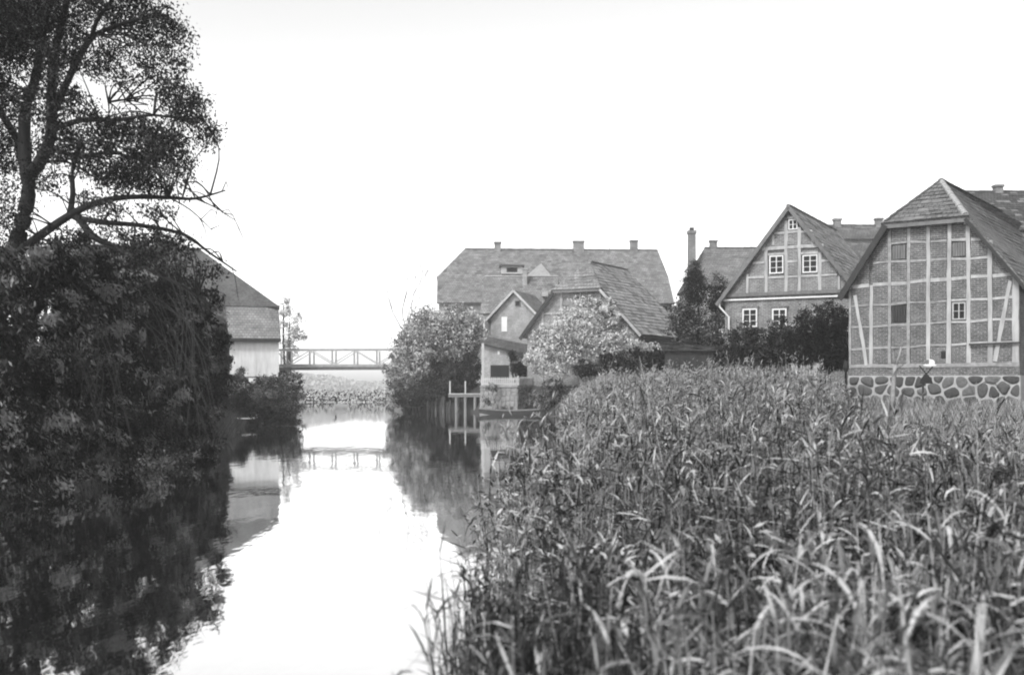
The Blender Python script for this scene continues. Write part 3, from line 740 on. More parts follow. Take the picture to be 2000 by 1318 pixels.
for px in (470, 499): X = A.L(px, 700)[0]; A.rect('wall_post', X - .05, X + .05, ab + .01, ae - .12, -.02, -.002, MAT['plaster'])
A.rect('sill_beam', -.05, aw + .05, ab - .12, ab - .003, -.05, 3.4, MAT['greywood'])
A.rect('undercroft', .3, aw - .3, .4, ab - .125, .5, 3.2, MAT['darkwood'])
for px in (465, 482, 520, 540): X = A.L(px, 750)[0]; A.rect('stilt', X - .1, X + .1, .3, ab - .125, .1, .3, MAT['darkwood'])
pf = P(470, 756, 65.5)
bf = empty('board_fence', (pf.x, pf.y, 0), 0, 'few pale upright boards under the white annexe', 'fence')
for px, w_, y0, y1 in ((452, .42, 742, 768), (473, .3, 745, 773), (493, .45, 738, 760)):
    a_, b_ = P(px, y1, 65.5), P(px, y0, 65.5); box('board', a_.x - pf.x - w_ / 2, a_.x - pf.x + w_ / 2, 0, .04, a_.z - .2, b_.z, MAT['white'], bf)
beam('rail', (-.9, .07, 1.5), (1.1, .07, 1.6), .06, .08, MAT['greywood'], bf)
for x in (-.85, 1.0): beam('fence_post', (x, .13, .3), (x, .13, 1.9), .1, .1, MAT['darkwood'], bf)

# ---- footbridge
pbm = P(655, 720, 80)
br = empty('footbridge', (pbm.x, 80, 0), 0, 'long slim truss footbridge with handrails crossing the river', 'bridge')
bx0, bx1 = P(520, 0, 80).x - pbm.x, P(800, 0, 80).x - pbm.x
zt, zd0, zd1 = P(0, 683, 80).z, P(0, 712, 80).z, P(0, 722, 80).z
for y, s in ((0, 0), (1.7, 1)):
    beam('top_rail', (bx0, y, zt), (bx1, y, zt + .03), .09, .13, MAT['bridgewood'], br)
    beam('bottom_girder', (bx0, y, zd1 + .08), (bx1, y, zd1 + .12), .12, .2, MAT['greywood'], br)
    pxs = [540, 561, 605, 649, 692, 736, 780]
    for i, px in enumerate(pxs):
        x = P(px, 0, 80).x - pbm.x; beam('truss_post', (x, y, zd0 + .04), (x, y, zt - .07), .13, .1, MAT['bridgewood'], br)
        if i + 1 < len(pxs):
            x2 = P(pxs[i + 1], 0, 80).x - pbm.x
            a_, b_ = ((x + .1, y, zt - .12), (x2 - .1, y, zd0 + .1)) if i % 2 == 0 else ((x + .1, y, zd0 + .1), (x2 - .1, y, zt - .12))
            beam('diagonal_brace', a_, b_, .045, .06, MAT['bridgewood'], br)
box('deck', bx0, bx1, -.08, 1.78, zd1 + .22, zd0 + .03, MAT['bridgewood'], br)
for px in (536, 786):
    x = P(px, 0, 80).x - pbm.x; box('abutment', x - .6, x + .6, -.2, 1.9, -.5, zd1 - .02, MAT['rubble'], br)

# ---- houses far behind
def back_house(name, label, px0, px1, pyr, pye, Y, chim, deg=0.0, roof='tile3_x', depth=8.0, hipl=0, hipr=0):
    h = House(name, label, px0, Y, deg); wd = h.L(px1, pye)[0]; e = h.L(px0, pye)[1]; hd = depth / 2; r = h.L(px0, pyr, hd)[1]
    h.rect('wall', .2, wd - .2, .5, e + .05, .3, depth - .3, MAT['plaster'])
    x0, x1 = hipl / F * Y, wd - hipr / F * Y
    slab('roof', [RP(0, 0, e), RP(wd, 0, e), RP(x1, hd, r), RP(x0, hd, r)], .15, MAT[roof], h.root)
    slab('roof', [RP(0, depth, e), RP(wd, depth, e), RP(x1, hd, r), RP(x0, hd, r)], .15, MAT[roof], h.root)
    ym = roof.replace('_x', '_y') if roof != 'tile3_x' else 'tile2_y'
    if hipl: slab('hip', [RP(-.01, 0, e), RP(x0, hd, r), RP(-.01, depth, e)], .13, MAT[ym], h.root)
    else: slab('gable_wall', [RP(.22, .3, e), RP(.22, hd, r - .2), RP(.22, depth - .3, e)], .1, MAT['brick2'], h.root)
    if not hipr: slab('gable_wall', [RP(wd - .22, .3, e), RP(wd - .22, hd, r - .2), RP(wd - .22, depth - .3, e)], .1, MAT['brick2'], h.root)
    ridge_tiles(h, RP(x0, hd, r), RP(x1, hd, r), MAT['tile2_x'], n=max(8, int((x1 - x0) / .5)), r=.12)
    for cpx, ct, cw in chim: chimney(h, h.L(cpx, pyr, hd)[0], hd, r - .5, h.L(cpx, ct, hd)[1], cw, .5)
    return h
back_house('pale_roofed_house', 'house with plain pale tiled roof left behind the white timber gable', 1352, 1500, 484, 560, 84, [(1393, 473, .55)], 0, 'tile3_x', 8, hipl=42)
hb = back_house('dormered_house', 'house roof with flat dormer showing between gable house and barn', 1590, 1790, 440, 505, 78, [(1635, 431, .5), (1716, 430, .5)], 0, 'tile2_x')
X, Z = hb.L(1676, 480, 2.0)
dd = hb.rect('dormer', X - 1.2, X + 1.2, Z - .2, Z + .42, 2.0, 4.2, MAT['palewood']); box('dormer_roof', X - 1.35, X + 1.35, 1.8, 4.3, Z + .424, Z + .52, MAT['tile_x'], dd)
back_house('dark_roofed_house', 'house with dark tiled roof rising behind the timber framed barn', 1890, 2160, 374, 450, 66, [(1949, 366, .5)], 0, 'tile_x', 9, hipl=18)
# free-standing chimney stack
p = P(1351, 520, 86)
ck = empty('chimney_stack', (p.x, 86, 1.5), 0, 'tall narrow brick chimney stack rising behind the two clipped conifers', 'chimney')
zt_ = P(0, 457, 86).z - 1.5
mesh('shaft', [(-.36, -.36, 0), (.36, -.36, 0), (.36, .36, 0), (-.36, .36, 0), (-.28, -.28, zt_), (.28, -.28, zt_), (.28, .28, zt_), (-.28, .28, zt_)], [(3, 2, 1, 0), (4, 5, 6, 7), (0, 1, 5, 4), (1, 2, 6, 5), (2, 3, 7, 6), (3, 0, 4, 7)], MAT['brick2'], ck)
box('chimney_cap', -.34, .34, -.34, .34, zt_ + .003, zt_ + .25, MAT['brick2'], ck); box('flue', -.16, .16, -.16, .16, zt_ + .253, zt_ + .5, MAT['darkwood'], ck)

# ---- garden shed, picket fence, marker, stump, black knobbed post
sp = P(1300, 730, 60)
gs_ = empty('garden_shed', (sp.x, 60, 0), R(-4), 'dark boarded garden shed with pale tar paper roof below the conifers', 'shed')
sw = P(1393, 0, 60).x - sp.x; z1 = P(0, 684, 60).z
box('wall', 0, sw, .05, 2.4, .9, z1, MAT['darkwood'], gs_)
for k in range(14):
    x = sw * k / 14; box('board', x + .006, x + sw / 14 - .008, .0, .046, .9, z1 - random.uniform(.0, .04), MAT['darkwood'], gs_)
slab('roof', [RP(-.2, -.2, z1 + .03), RP(sw + .2, -.2, z1 + .03), RP(sw + .2, 2.6, z1 + .55), RP(-.2, 2.6, z1 + .55)], .06, MAT['tile_x'], gs_)
p = P(1548, 740, 47.5)
pf2 = empty('picket_fence', (p.x, p.y, p.z - .5), R(-8), 'short weathered picket fence among tall grass left of the barn', 'fence')
pickets(pf2, (0, 0, 0), (1.1, 0, 0), P(0, 712, 47.5).z - p.z + .5, MAT['palewood'], .13, .07)
q = P(1808, 742, 43.3); gz = float(ground_z(q.x, q.y)); ms = 43.3 / F
mk = empty('marker_post', (q.x, q.y, gz), R(-25), 'dark iron post with white disc and crossed bars before fieldstone base', 'sign')
def mz(py): return P(0, py, 43.3).z - gz
tubes('pole', [([(-.1, 0, -.15), (-.1, 0, mz(748))], [.035, .035])], MAT['black'], mk, 8)
mesh('triangle_board', [(-.24, -.03, mz(749)), (.28, -.03, mz(749)), (.2, -.03, mz(738)), (.02, -.03, mz(727)), (-.16, -.03, mz(738)), (-.24, .0, mz(749)), (.28, .0, mz(749)), (.2, 0, mz(738)), (.02, .0, mz(727)), (-.16, 0, mz(738))],
     [(0, 1, 2, 3, 4), (9, 8, 7, 6, 5)] + [(i, i + 5, (i + 1) % 5 + 5, (i + 1) % 5) for i in range(5)], MAT['black'], mk)
beam('cross_bar', (-.24, -.02, mz(714)), (.05, -.02, mz(732)), .03, .05, MAT['black'], mk); beam('cross_bar', (.26, .015, mz(716)), (.0, .015, mz(732)), .03, .05, MAT['black'], mk)
def disc(name, x, z, rx, rz_, y0, mat, a0=0, a1=360, n=18):
    pts = [(x + rx * math.cos(R(a0 + (a1 - a0) * k / n)), z + rz_ * math.sin(R(a0 + (a1 - a0) * k / n))) for k in range(n if a1 - a0 == 360 else n + 1)]
    return prism(name, pts, y0, y0 + .03, mat, mk)
disc('disc', .16, mz(708), .19, .14, -.05, MAT['white']); disc('disc_grey_half', .13, mz(707.5), .16, .11, -.07, MAT['greywood'], 90, 270)  # grey half of the two-tone disc
disc('plate', .16, mz(713), .25, .045, -.09, MAT['white'])
q = P(1742, 742, 43.6); gz2 = float(ground_z(q.x, q.y))
stm = empty('dead_sapling', (q.x, q.y, gz2), 0, 'forked grey dead sapling leaning before the barn stone base', 'tree')
tz = lambda py: P(0, py, 43.6).z - gz2
tubes('trunk', [([(0, 0, -.1), (.04, 0, .5), (.1, 0, tz(728)), (.16, 0, tz(712))], [.13, .1, .085, .07])], MAT['limewood2'], stm)
tubes('limb', [([(.14, 0, tz(716)), (.3, .0, tz(695)), (.4, .05, tz(676))], [.06, .045, .03]), ([(.14, 0, tz(716)), (.05, 0, tz(690)), (.15, .05, tz(680))], [.04, .03, .015])], MAT['limewood2'], stm)
q = P(1652, 742, 47.0); gz3 = float(ground_z(q.x, q.y))
tag(tubes('knob_post', [([(q.x, q.y, gz3 - .1), (q.x, q.y, P(0, 726, 47).z), (q.x, q.y, P(0, 725, 47).z), (q.x, q.y, P(0, 718, 47).z), (q.x, q.y, P(0, 708, 47).z), (q.x, q.y, P(0, 704, 47).z)], [.05, .05, .1, .13, .1, .03])], MAT['black'], None, 10), 'black post with a round knob at the left corner of the barn', 'post')

# ---- swan
p = P(664, 798, 83)
sw_ = empty('swan', (p.x, p.y, 0), R(165), 'white swan with raised dark neck swimming below the footbridge', 'swan')
spine = [(-.62, 0, .3), (-.45, 0, .2), (-.2, 0, .17), (.1, 0, .16), (.32, 0, .2), (.42, 0, .34), (.38, 0, .52), (.33, 0, .7), (.36, 0, .84), (.46, 0, .9), (.56, 0, .87)]
rads = [.04, .15, .25, .26, .19, .09, .065, .058, .055, .065, .04]
v, f = tube_vf(smooth_line([Vector(q) for q in spine], 3), np.interp(np.linspace(0, 10, 31), range(11), rads), 12)
ob = mesh('body', v, f, MAT['swan'], sw_, True); ob.data.materials.append(MAT['darkwood'])
for q in ob.data.polygons:
    if q.center.z > .5: q.material_index = 1
tubes('beak', [([(.55, 0, .87), (.68, 0, .83)], [.03, .01])], MAT['black'], sw_)

# ------------------------------------------------------------------ foliage
def leaf_quads(cen, size, aspect=.45, droop=None, r=rng):
    """diamond leaf quads at centres cen (n,3); droop = preferred axis direction (3,) blended in"""
    n = len(cen); d = r.normal(size=(n, 3))
    if droop is not None: d = d * .55 + np.asarray(droop)[None] * 1.0
    d /= np.linalg.norm(d, axis=1, keepdims=True)
    s = np.cross(d, r.normal(size=(n, 3))); s /= np.linalg.norm(s, axis=1, keepdims=True) + 1e-9
    L_ = (size * r.uniform(.6, 1.3, n))[:, None]; nn = np.cross(d, s)
    V = np.stack([cen - d * L_ * .5, cen + s * L_ * aspect * .5 + nn * L_ * .06, cen + d * L_ * .5, cen - s * L_ * aspect * .5 + nn * L_ * .06], 1)
    return V.reshape(-1, 3)

def blob_points(blobs, per_m2, shell=.55, clump=.16, r=rng, sat=0, per=40):
    """blobs: (centre, (rx,ry,rz)); leaves gathered into clumps mostly near each blob's surface; returns points and clump tone"""
    out, tone = [], []
    bl = list(blobs)
    for c, rad in blobs:
        for _ in range(sat):
            d = r.normal(size=3); d /= np.linalg.norm(d); k = r.uniform(.22, .42); bl.append((np.array(c) + d * np.array(rad) * r.uniform(.8, 1.08), tuple(np.array(rad) * k)))
    for c, rad in bl:
        rad = np.array(rad); a = math.pi * (rad[0] * rad[2]) * per_m2; n = max(20, int(a)); k = max(4, n // per)
        d = r.normal(size=(k, 3)); d /= np.linalg.norm(d, axis=1, keepdims=True)
        rr = (shell + (1 - shell) * r.uniform(0, 1, k) ** .6) * r.uniform(.82, 1.12, k)
        cc = d * rr[:, None] * rad + np.array(c); tn = r.normal(size=k)
        w_ = r.integers(0, k, n); sg = max(.10, clump * float(rad.mean()))
        out.append(cc[w_] + r.normal(size=(n, 3)) * sg * np.array([1, 1, .75])); tone.append(tn[w_])
    return np.concatenate(out), np.concatenate(tone)

def foliage(name, pts, size, mats, weights, parent, aspect=.45, droop=None, zmin=None, r=rng):
    pts, tone = pts if isinstance(pts, tuple) else (pts, r.normal(size=len(pts)))
    if zmin is not None: k = pts[:, 2] > zmin; pts, tone = pts[k], tone[k]
    V = leaf_quads(pts, size, aspect, droop, r); n = len(pts)
    f = tone + r.normal(size=n) * .45
    q = np.argsort(np.argsort(f)) / n; cw = np.cumsum(weights) / np.sum(weights)  # clump tone puts sunlit sprays and dark gaps into the leaf colour
    mi = np.searchsorted(cw, q).clip(0, len(mats) - 1)
    return np_mesh(name, V - np.array(parent.location)[None], np.arange(4 * n).reshape(-1, 4), mats, parent, mi)

def shrub(name, label, cat, blobs_px, Y, dens, size, mats, weights, base_px=None, group=None, aspect=.5, droop=None, stem=.08, nstem=5, dpt=.8, zmin=None, stem_name='stem', crown_name='foliage', hb=None, dmul=2.4, sat=4):
    """blobs_px: (px, py, rpx, rpy[, dY]) seen in the photograph at depth Y"""
    bl = []
    for b in blobs_px:
        yy = Y + (b[4] if len(b) > 4 else 0); c = P(b[0], b[1], yy); rx, rz = b[2] / F * yy, b[3] / F * yy
        bl.append(((c.x, c.y, c.z), (rx, max(rx, rz) * dpt, rz)))
    bx = np.mean([b[0][0] for b in bl]) if base_px is None else P(base_px, 0, Y).x
    by = Y if hb is None else hb; bz = float(ground_z(bx, by))
    root = empty(name, (bx, by, bz), 0, label, cat, group)
    foliage(crown_name, blob_points(bl, dens * dmul * 1.35, .35, .15, sat=sat), size * .78, mats, weights, root, aspect, droop, zmin)
    lst = []
    for k in range(nstem):
        c, rad = bl[k % len(bl)]
        e = Vector(c) - Vector((bx, by, bz)) + Vector((random.uniform(-.4, .4) * rad[0], random.uniform(-.4, .4) * rad[1], rad[2] * .3))
        b0 = Vector((random.uniform(-.2, .2), random.uniform(-.2, .2), -.2)); mid = b0.lerp(e, .5) + Vector((random.uniform(-.3, .3), random.uniform(-.3, .3), .2))
        pts = smooth_line([b0, mid, e], 4); lst.append((pts, np.linspace(stem, stem * .25, len(pts))))
    for q in lst: tubes(stem_name, [q], MAT['bark'], root)
    return root

ML = MAT
shrub('willow_bush', 'rounded pale grey willow bush on the bank between footbridge and lean-to', 'bush',
      [(850, 645, 66, 46), (900, 640, 46, 44), (815, 680, 48, 48), (875, 680, 62, 40), (800, 725, 40, 45), (845, 710, 55, 36), (780, 765, 24, 34), (768, 735, 16, 40), (925, 660, 24, 45)], 77.5, 190, .24,
      [ML['leaf_light'], ML['leaf_pale'], ML['leaf_mid']], [4, 4.0, 1.2], hb=79.5, zmin=.15)
shrub('willow_shaded_foot', 'lower part of the willow bush above the jetty, shade put into dark leaves', 'bush',  # dark foot of the willow bush, shade put into its leaf colours
      [(880, 735, 46, 34), (840, 765, 50, 26), (905, 755, 34, 28), (800, 780, 34, 18), (920, 715, 22, 34)], 75.6, 230, .22, [ML['leaf_dark'], ML['leaf_black'], ML['leaf_mid']], [3, 2, 1.6], hb=76.5, zmin=.3)
shrub('pale_leafed_bush', 'large pale leafed bush covering the half hipped building gable', 'bush',
      [(1130, 655, 70, 44), (1090, 695, 52, 40), (1200, 685, 60, 40), (1145, 620, 40, 26, 1), (1185, 622, 30, 22, 0), (1068, 665, 26, 34), (1250, 692, 45, 28), (1175, 650, 44, 34), (1060, 710, 22, 26), (1285, 700, 30, 20), (1112, 615, 18, 22, 1), (1160, 592, 12, 16, 1), (1128, 590, 9, 14, 1), (1192, 596, 9, 14, 1)], 66.8, 260, .22,
      [ML['leaf_pale'], ML['leaf_light'], ML['leaf_mid']], [7, 2, .6], hb=67)
shrub('dark_hedge', 'dense dark hedge in front of the garden shed and pale bush', 'hedge',
      [(1200, 712, 40, 24), (1250, 708, 40, 26), (1300, 712, 40, 24), (1350, 715, 35, 26), (1330, 700, 34, 24), (1370, 700, 30, 26), (1290, 698, 26, 22), (1390, 705, 24, 34), (1150, 722, 30, 18)], 61.5, 220, .2,
      [ML['leaf_dark'], ML['leaf_black'], ML['leaf_mid']], [3, 3, 1])
shrub('grey_garden_shrub', 'feathery grey shrub below the two conifers', 'bush',
      [(1340, 640, 38, 45), (1370, 660, 40, 36), (1400, 650, 28, 40), (1325, 610, 18, 40), (1395, 690, 30, 28)], 62.8, 190, .2,
      [ML['leaf_mid'], ML['leaf_light'], ML['leaf_dark']], [4, 1.5, 2])
shrub('garden_bush', 'mixed green bush below the ground floor windows of gable house', 'bush',
      [(1450, 665, 38, 36), (1490, 665, 35, 30), (1525, 655, 30, 34), (1470, 695, 45, 26), (1430, 690, 25, 30), (1520, 695, 40, 26), (1440, 715, 40, 20), (1500, 712, 45, 20)], 53.5, 210, .17,
      [ML['leaf_dark'], ML['leaf_mid'], ML['leaf_black']], [3, 3, 1.5])
shrub('black_shrub', 'very dark dense shrub against the left corner of the barn', 'bush',
      [(1580, 640, 40, 40), (1625, 630, 32, 45), (1615, 680, 45, 40), (1560, 680, 35, 35), (1645, 660, 14, 50), (1600, 705, 50, 25), (1645, 700, 14, 30), (1545, 705, 35, 22)], 50.5, 300, .16,
      [ML['leaf_black'], ML['leaf_dark']], [4, 1.3])
shrub('quay_bush', 'grey bush beside the right end of the quay wall', 'bush',
      [(1075, 765, 26, 28), (1105, 770, 30, 24), (1060, 785, 14, 18)], 68.5, 210, .18, [ML['leaf_mid'], ML['leaf_light'], ML['leaf_dark']], [3, 2, 1.5])
shrub('yard_bush', 'black leafed bush behind the picket fence on the quay', 'bush',
      [(1030, 718, 20, 20), (1008, 722, 12, 14), (1000, 700, 10, 10)], 73.2, 320, .18, [ML['leaf_black'], ML['leaf_dark']], [3, 1])
# clipped conifers
for lab, bl, Y in (('taller dark egg shaped conifer before the chimney stack', [(1355, 560, 27, 44), (1355, 600, 30, 50), (1355, 534, 19, 25)], 65),
                   ('shorter dark conifer beside the gable house downpipe', [(1402, 576, 20, 44), (1402, 612, 23, 46)], 64)):
    shrub('conifer', lab, 'tree', bl, Y, 420, .16, [ML['leaf_dark'], ML['leaf_black']], [3, 2], aspect=.3, stem=.15, nstem=2, stem_name='trunk', crown_name='crown', group='clipped conifers', sat=0)
shrub('quay_ivy', 'ragged ivy and weeds hanging over the quay wall face', 'ivy', [(962, 757, 18, 6), (985, 797, 24, 6), (1030, 778, 16, 16), (1018, 760, 10, 8), (950, 785, 8, 12)], 69.9, 230, .14, [ML['leaf_mid'], ML['leaf_dark'], ML['leaf_light']], [3, 2, 2], dpt=.35, hb=70.6, nstem=3, stem=.02)
shrub('annexe_bush', 'dark bush at the left corner of the white annexe', 'bush', [(432, 660, 12, 34), (430, 715, 18, 40), (450, 750, 22, 22), (425, 775, 26, 40)], 60, 330, .18, [ML['leaf_dark'], ML['leaf_black'], ML['leaf_mid']], [3, 3, 1])
shrub('annexe_weeds', 'tangled weeds growing against the foot of the white annexe wall', 'bush', [(480, 752, 24, 12), (520, 745, 26, 12), (505, 768, 40, 12), (548, 748, 14, 14), (470, 728, 8, 12)], 64.3, 240, .18, [ML['leaf_mid'], ML['leaf_light'], ML['leaf_dark']], [3, 2, 1.5])
shrub('added_sky_block_thicket', 'added black thicket behind the overhanging willow, blocking the bright sky', 'bush', [(-40, 530, 80, 45), (60, 535, 70, 42), (160, 540, 60, 42), (240, 560, 50, 50), (-40, 590, 90, 70), (80, 600, 80, 75), (190, 620, 70, 80), (-30, 720, 90, 90), (90, 730, 80, 90), (200, 740, 70, 90), (0, 830, 120, 60), (150, 840, 100, 60), (270, 640, 50, 90), (280, 780, 60, 80), (-120, 640, 80, 150), (330, 600, 46, 70, 5), (355, 690, 55, 70, 5), (370, 780, 52, 70, 5), (380, 850, 50, 40, 4)], 30, 120, .2, [ML['leaf_black'], ML['leaf_dark']], [4, 1], nstem=8, stem=.1, zmin=.05)  # backing leaves added to block sky light and keep willow gaps black
shrub('bank_fringe', 'lighter leafy sprays trailing along the waterline below the willows', 'bush', [(150, 925, 26, 10, -11), (235, 915, 34, 12, -9), (300, 900, 30, 11, -7), (360, 892, 26, 10, -4), (410, 880, 20, 9, -1), (60, 945, 40, 10, -12)], 32, 260, .13, [ML['leaf_light'], ML['leaf_mid'], ML['leaf_dark']], [2.5, 3, 2], dpt=.6, hb=26, nstem=4, stem=.02, zmin=.02)
# left bank growth
shrub('bank_bush', 'leafy grey bush on the bank under the white annexe', 'bush',
      [(515, 770, 40, 26), (560, 770, 32, 30), (570, 745, 26, 20), (500, 800, 45, 25), (560, 795, 32, 14), (540, 790, 30, 20)], 66, 210, .2, [ML['leaf_mid'], ML['leaf_light'], ML['leaf_dark']], [3, 1.4, 2.4], zmin=.05)
shrub('dark_bank_bush', 'dark bush overhanging the water above the rowing boat', 'bush',
      [(460, 790, 28, 30), (500, 810, 40, 28), (540, 815, 35, 24), (470, 835, 30, 18), (520, 838, 40, 14), (440, 820, 20, 50)], 51.5, 330, .16, [ML['leaf_black'], ML['leaf_dark'], ML['leaf_mid']], [3, 3, .6], zmin=.05)
# tree behind the bridge, distance haze put into its pale leaf colours
shrub('hazy_tree', 'tree behind the annexe and footbridge, its haze put into pale leaves', 'tree', [(562, 640, 24, 42), (575, 665, 24, 36), (552, 605, 16, 28)], 118, 30, .3, [ML['leaf_pale'], ML['leaf_light']], [2, 1], stem=.2, nstem=3, stem_name='trunk', crown_name='crown')
def bare_tree(name, label, base, height, spread, r0, mat, depth=5, seed=3, lean=(0, 0)):
    rr = random.Random(seed); lst = []
    def grow(p, d, ln, r, k):
        pts = [p]; q = p
        for i in range(3):
            d = (d + Vector((rr.uniform(-.2, .2), rr.uniform(-.2, .2), rr.uniform(-.05, .12)))).normalized(); q = q + d * ln / 3; pts.append(q)
        lst.append((pts, np.linspace(r, r * .6, 4)))
        if k == 0: return
        for j in range(rr.choice((2, 3, 3))):
            nd = (d + Vector((rr.uniform(-1, 1), rr.uniform(-1, 1), rr.uniform(-.3, .6))) * spread).normalized()
            grow(pts[rr.choice((2, 3, 3))], nd, ln * rr.uniform(.6, .85), r * .55, k - 1)
    root = empty(name, base, 0, label, 'tree'); grow(Vector((0, 0, -.2)), Vector((lean[0], lean[1], 1)), height * .42, r0, depth)
    tubes('trunk', lst[:1], mat, root); tubes('crown', lst[1:], mat, root, 4)
    return root
p = P(438, 530, 79)
bare_tree('bare_tree', 'small leafless tree showing above the weathered barn roof', (p.x - .3, 80.8, float(ground_z(p.x, 80.8))), 9.6, .5, .16, MAT['bark'], 4, 5)

q = P(824, 742, 106); bare_tree('sparse_tree', 'thin pale leafless tree standing left of the big tiled house', (q.x, 106, float(ground_z(q.x, 106))), 15.0, .5, .15, MAT['greywood'], 5, 12)  # lighter wood tone puts distance haze into the branches
# far bank
yy = 106.9 + 18 * rng.uniform(0, 1, 52000) ** 1.6; xx = rng.uniform(-60, 10, 52000); zz = ground_z(xx, yy) * .7 + rng.uniform(0, 1, 52000) ** .9 * (1.5 + .7 * np.sin(xx * .35) * np.cos(xx * .13)) - .1
fb = empty('far_bank_growth', (-20, 112, 1), 0, 'low waterside growth along the far river bank, haze put into its pale colour', 'bushes'); fb['kind'] = 'stuff'
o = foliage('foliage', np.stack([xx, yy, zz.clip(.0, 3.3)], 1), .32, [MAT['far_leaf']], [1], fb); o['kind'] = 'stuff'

# ---- the tall tree on the left
TY = 20.0
tp = lambda px, py, dy=0.0: P(px, py, TY + dy)
tb = tp(-75, 960, 1.5)
tree = empty('tall_tree', (tb.x, tb.y, float(ground_z(tb.x, tb.y))), 0, 'tall dark leaning tree whose leafy branches overhang the left bank', 'tree')
tl = tree.location
def loc(pts): return [p - tl for p in pts]
main = smooth_line([Vector((tb.x, tb.y, 0.2)), tp(-45, 760, 1), tp(-8, 600, .5), tp(28, 500)], 4)
tubes('trunk', [(loc(main), np.linspace(.3, .21, len(main)))], MAT['bark'], tree, 12)
limbs = [([(28, 500, 0), (38, 455, .0), (50, 410, .1), (56, 360, .1), (48, 300, .2), (50, 215, .3), (70, 150, .4), (84, 60, .5), (105, -60, .7)], .17, .07),
         ([(55, 345, .1), (82, 310, -.2), (100, 260, -.4), (100, 190, -.5), (108, 100, -.6), (132, 0, -.7), (150, -80, -.8)], .13, .05),
         ([(28, 500, 0), (76, 462, -.3), (136, 421, -.6), (190, 396, -.8), (250, 385, -1), (330, 386, -1.2), (382, 388, -1.3), (440, 372, -1.4)], .095, .012),
         ([(145, 424, -.6), (200, 434, -.9), (272, 440, -1), (357, 457, -1.2), (408, 493, -1.4), (462, 530, -1.5)], .06, .012),
         ([(150, 420, -.6), (183, 463, -.9), (230, 485, -1.2), (293, 527, -1.6), (353, 557, -1.9), (420, 600, -2)], .075, .015),
         ([(136, 421, -.6), (142, 380, -.5), (142, 330, -.4), (160, 280, -.4)], .06, .03),
         ([(382, 388, -1.3), (420, 405, -1.4), (450, 425, -1.5)], .016, .006), ([(330, 386, -1.2), (372, 410, -1), (415, 450, -1)], .016, .006),
         ([(100, 230, -.4), (150, 120, -.9), (178, 77, -1), (204, 60, -1.1), (272, 38, -1.4), (330, 30, -1.6)], .07, .02),
         ([(178, 77, -1), (190, 40, -1.2), (215, 5, -1.4), (230, -40, -1.5)], .045, .02), ([(100, 255, -.4), (160, 235, -1), (230, 235, -1.4), (300, 225, -1.6), (390, 240, -1.9)], .06, .012),
         ([(100, 290, -.3), (150, 305, -.9), (230, 300, -1.4), (320, 330, -1.6)], .05, .012), ([(50, 300, .2), (20, 250, .8), (-20, 180, 1.2), (-60, 80, 1.4)], .09, .04),
         ([(60, 320, .1), (110, 315, .6), (140, 320, .9), (190, 350, 1.2)], .04, .015), ([(106, 110, -.6), (60, 60, .2), (30, -20, .5)], .06, .03), ([(212, 200, -1), (245, 195, -1.2), (290, 205, -1.4)], .02, .008)]
lst = []
for pl, r0, r1 in limbs:
    pts = smooth_line([tp(*q) for q in pl], 3); lst.append((loc(pts), np.linspace(r0, r1, len(pts))))
for q in lst: tubes('limb', [q], MAT['bark'], tree, 7)
up = [(30, 30, 60, 50), (110, 40, 60, 40), (200, 22, 60, 28), (280, 28, 55, 32), (325, 48, 30, 32), (0, 90, 50, 50), (50, 110, 60, 45), (120, 112, 45, 34), (185, 112, 45, 24), (250, 112, 42, 30), (312, 92, 32, 28),
      (10, 190, 34, 50), (80, 215, 44, 50), (150, 205, 42, 28), (310, 165, 34, 24), (345, 195, 32, 34), (215, 150, 30, 18), (190, 262, 55, 28), (262, 268, 62, 38), (322, 268, 36, 44), (385, 250, 26, 24), (112, 270, 45, 36),
      (20, 300, 45, 50), (75, 345, 40, 28), (150, 310, 50, 30), (230, 318, 60, 28), (310, 318, 36, 32), (10, 390, 26, 40), (200, 348, 40, 20), (290, 365, 45, 22), (345, 345, 18, 24), (230, 412, 40, 14), (300, 415, 40, 14),
      (5, 450, 20, 50), (60, 20, 80, 70), (-40, 200, 60, 160), (-30, 0, 90, 100), (150, -40, 160, 50), (120, 165, 30, 20), (250, 60, 40, 22), (360, 300, 14, 40), (340, 130, 16, 30), (200, 445, 36, 12), (270, 472, 46, 16), (120, 470, 40, 14), (345, 470, 34, 14), (170, 395, 26, 14), (388, 212, 18, 18), (402, 270, 14, 22), (372, 178, 18, 18), (395, 240, 18, 16), (350, 70, 14, 26), (330, 505, 40, 16), (280, 500, 40, 18), (395, 535, 26, 14), (360, 482, 26, 10), (250, 345, 50, 26), (330, 300, 34, 36), (270, 250, 50, 24)]
bl = []
for k, (x, y, rx, ry) in enumerate(up):
    dy = -1.6 * max(0, x) / 300 + random.uniform(-1.4, 1.4); c = tp(x, y, dy); bl.append(((c.x, c.y, c.z), (rx / F * TY, .9, ry / F * TY)))
tw_ = []
for pl, r0, r1 in limbs:
    for _ in range(4):
        k = random.randrange(1, len(pl) - 1); a = tp(*pl[k]).lerp(tp(*pl[k + 1]), random.random()); d = Vector((random.uniform(-.5, 1), random.uniform(-.8, .8), random.uniform(-.6, .4))).normalized()
        ln = random.uniform(.25, .85); m_ = a + d * ln * .5 + Vector((0, 0, .06)); e = a + d * ln + Vector((0, 0, -.3 * ln)); tw_.append((loc([a, m_, e]), [.010, .007, .003]))
samples = [(tp(*pl[k]).lerp(tp(*pl[k + 1]), f_)) for pl, _, _ in limbs for k in range(len(pl) - 1) for f_ in (0, .5)]
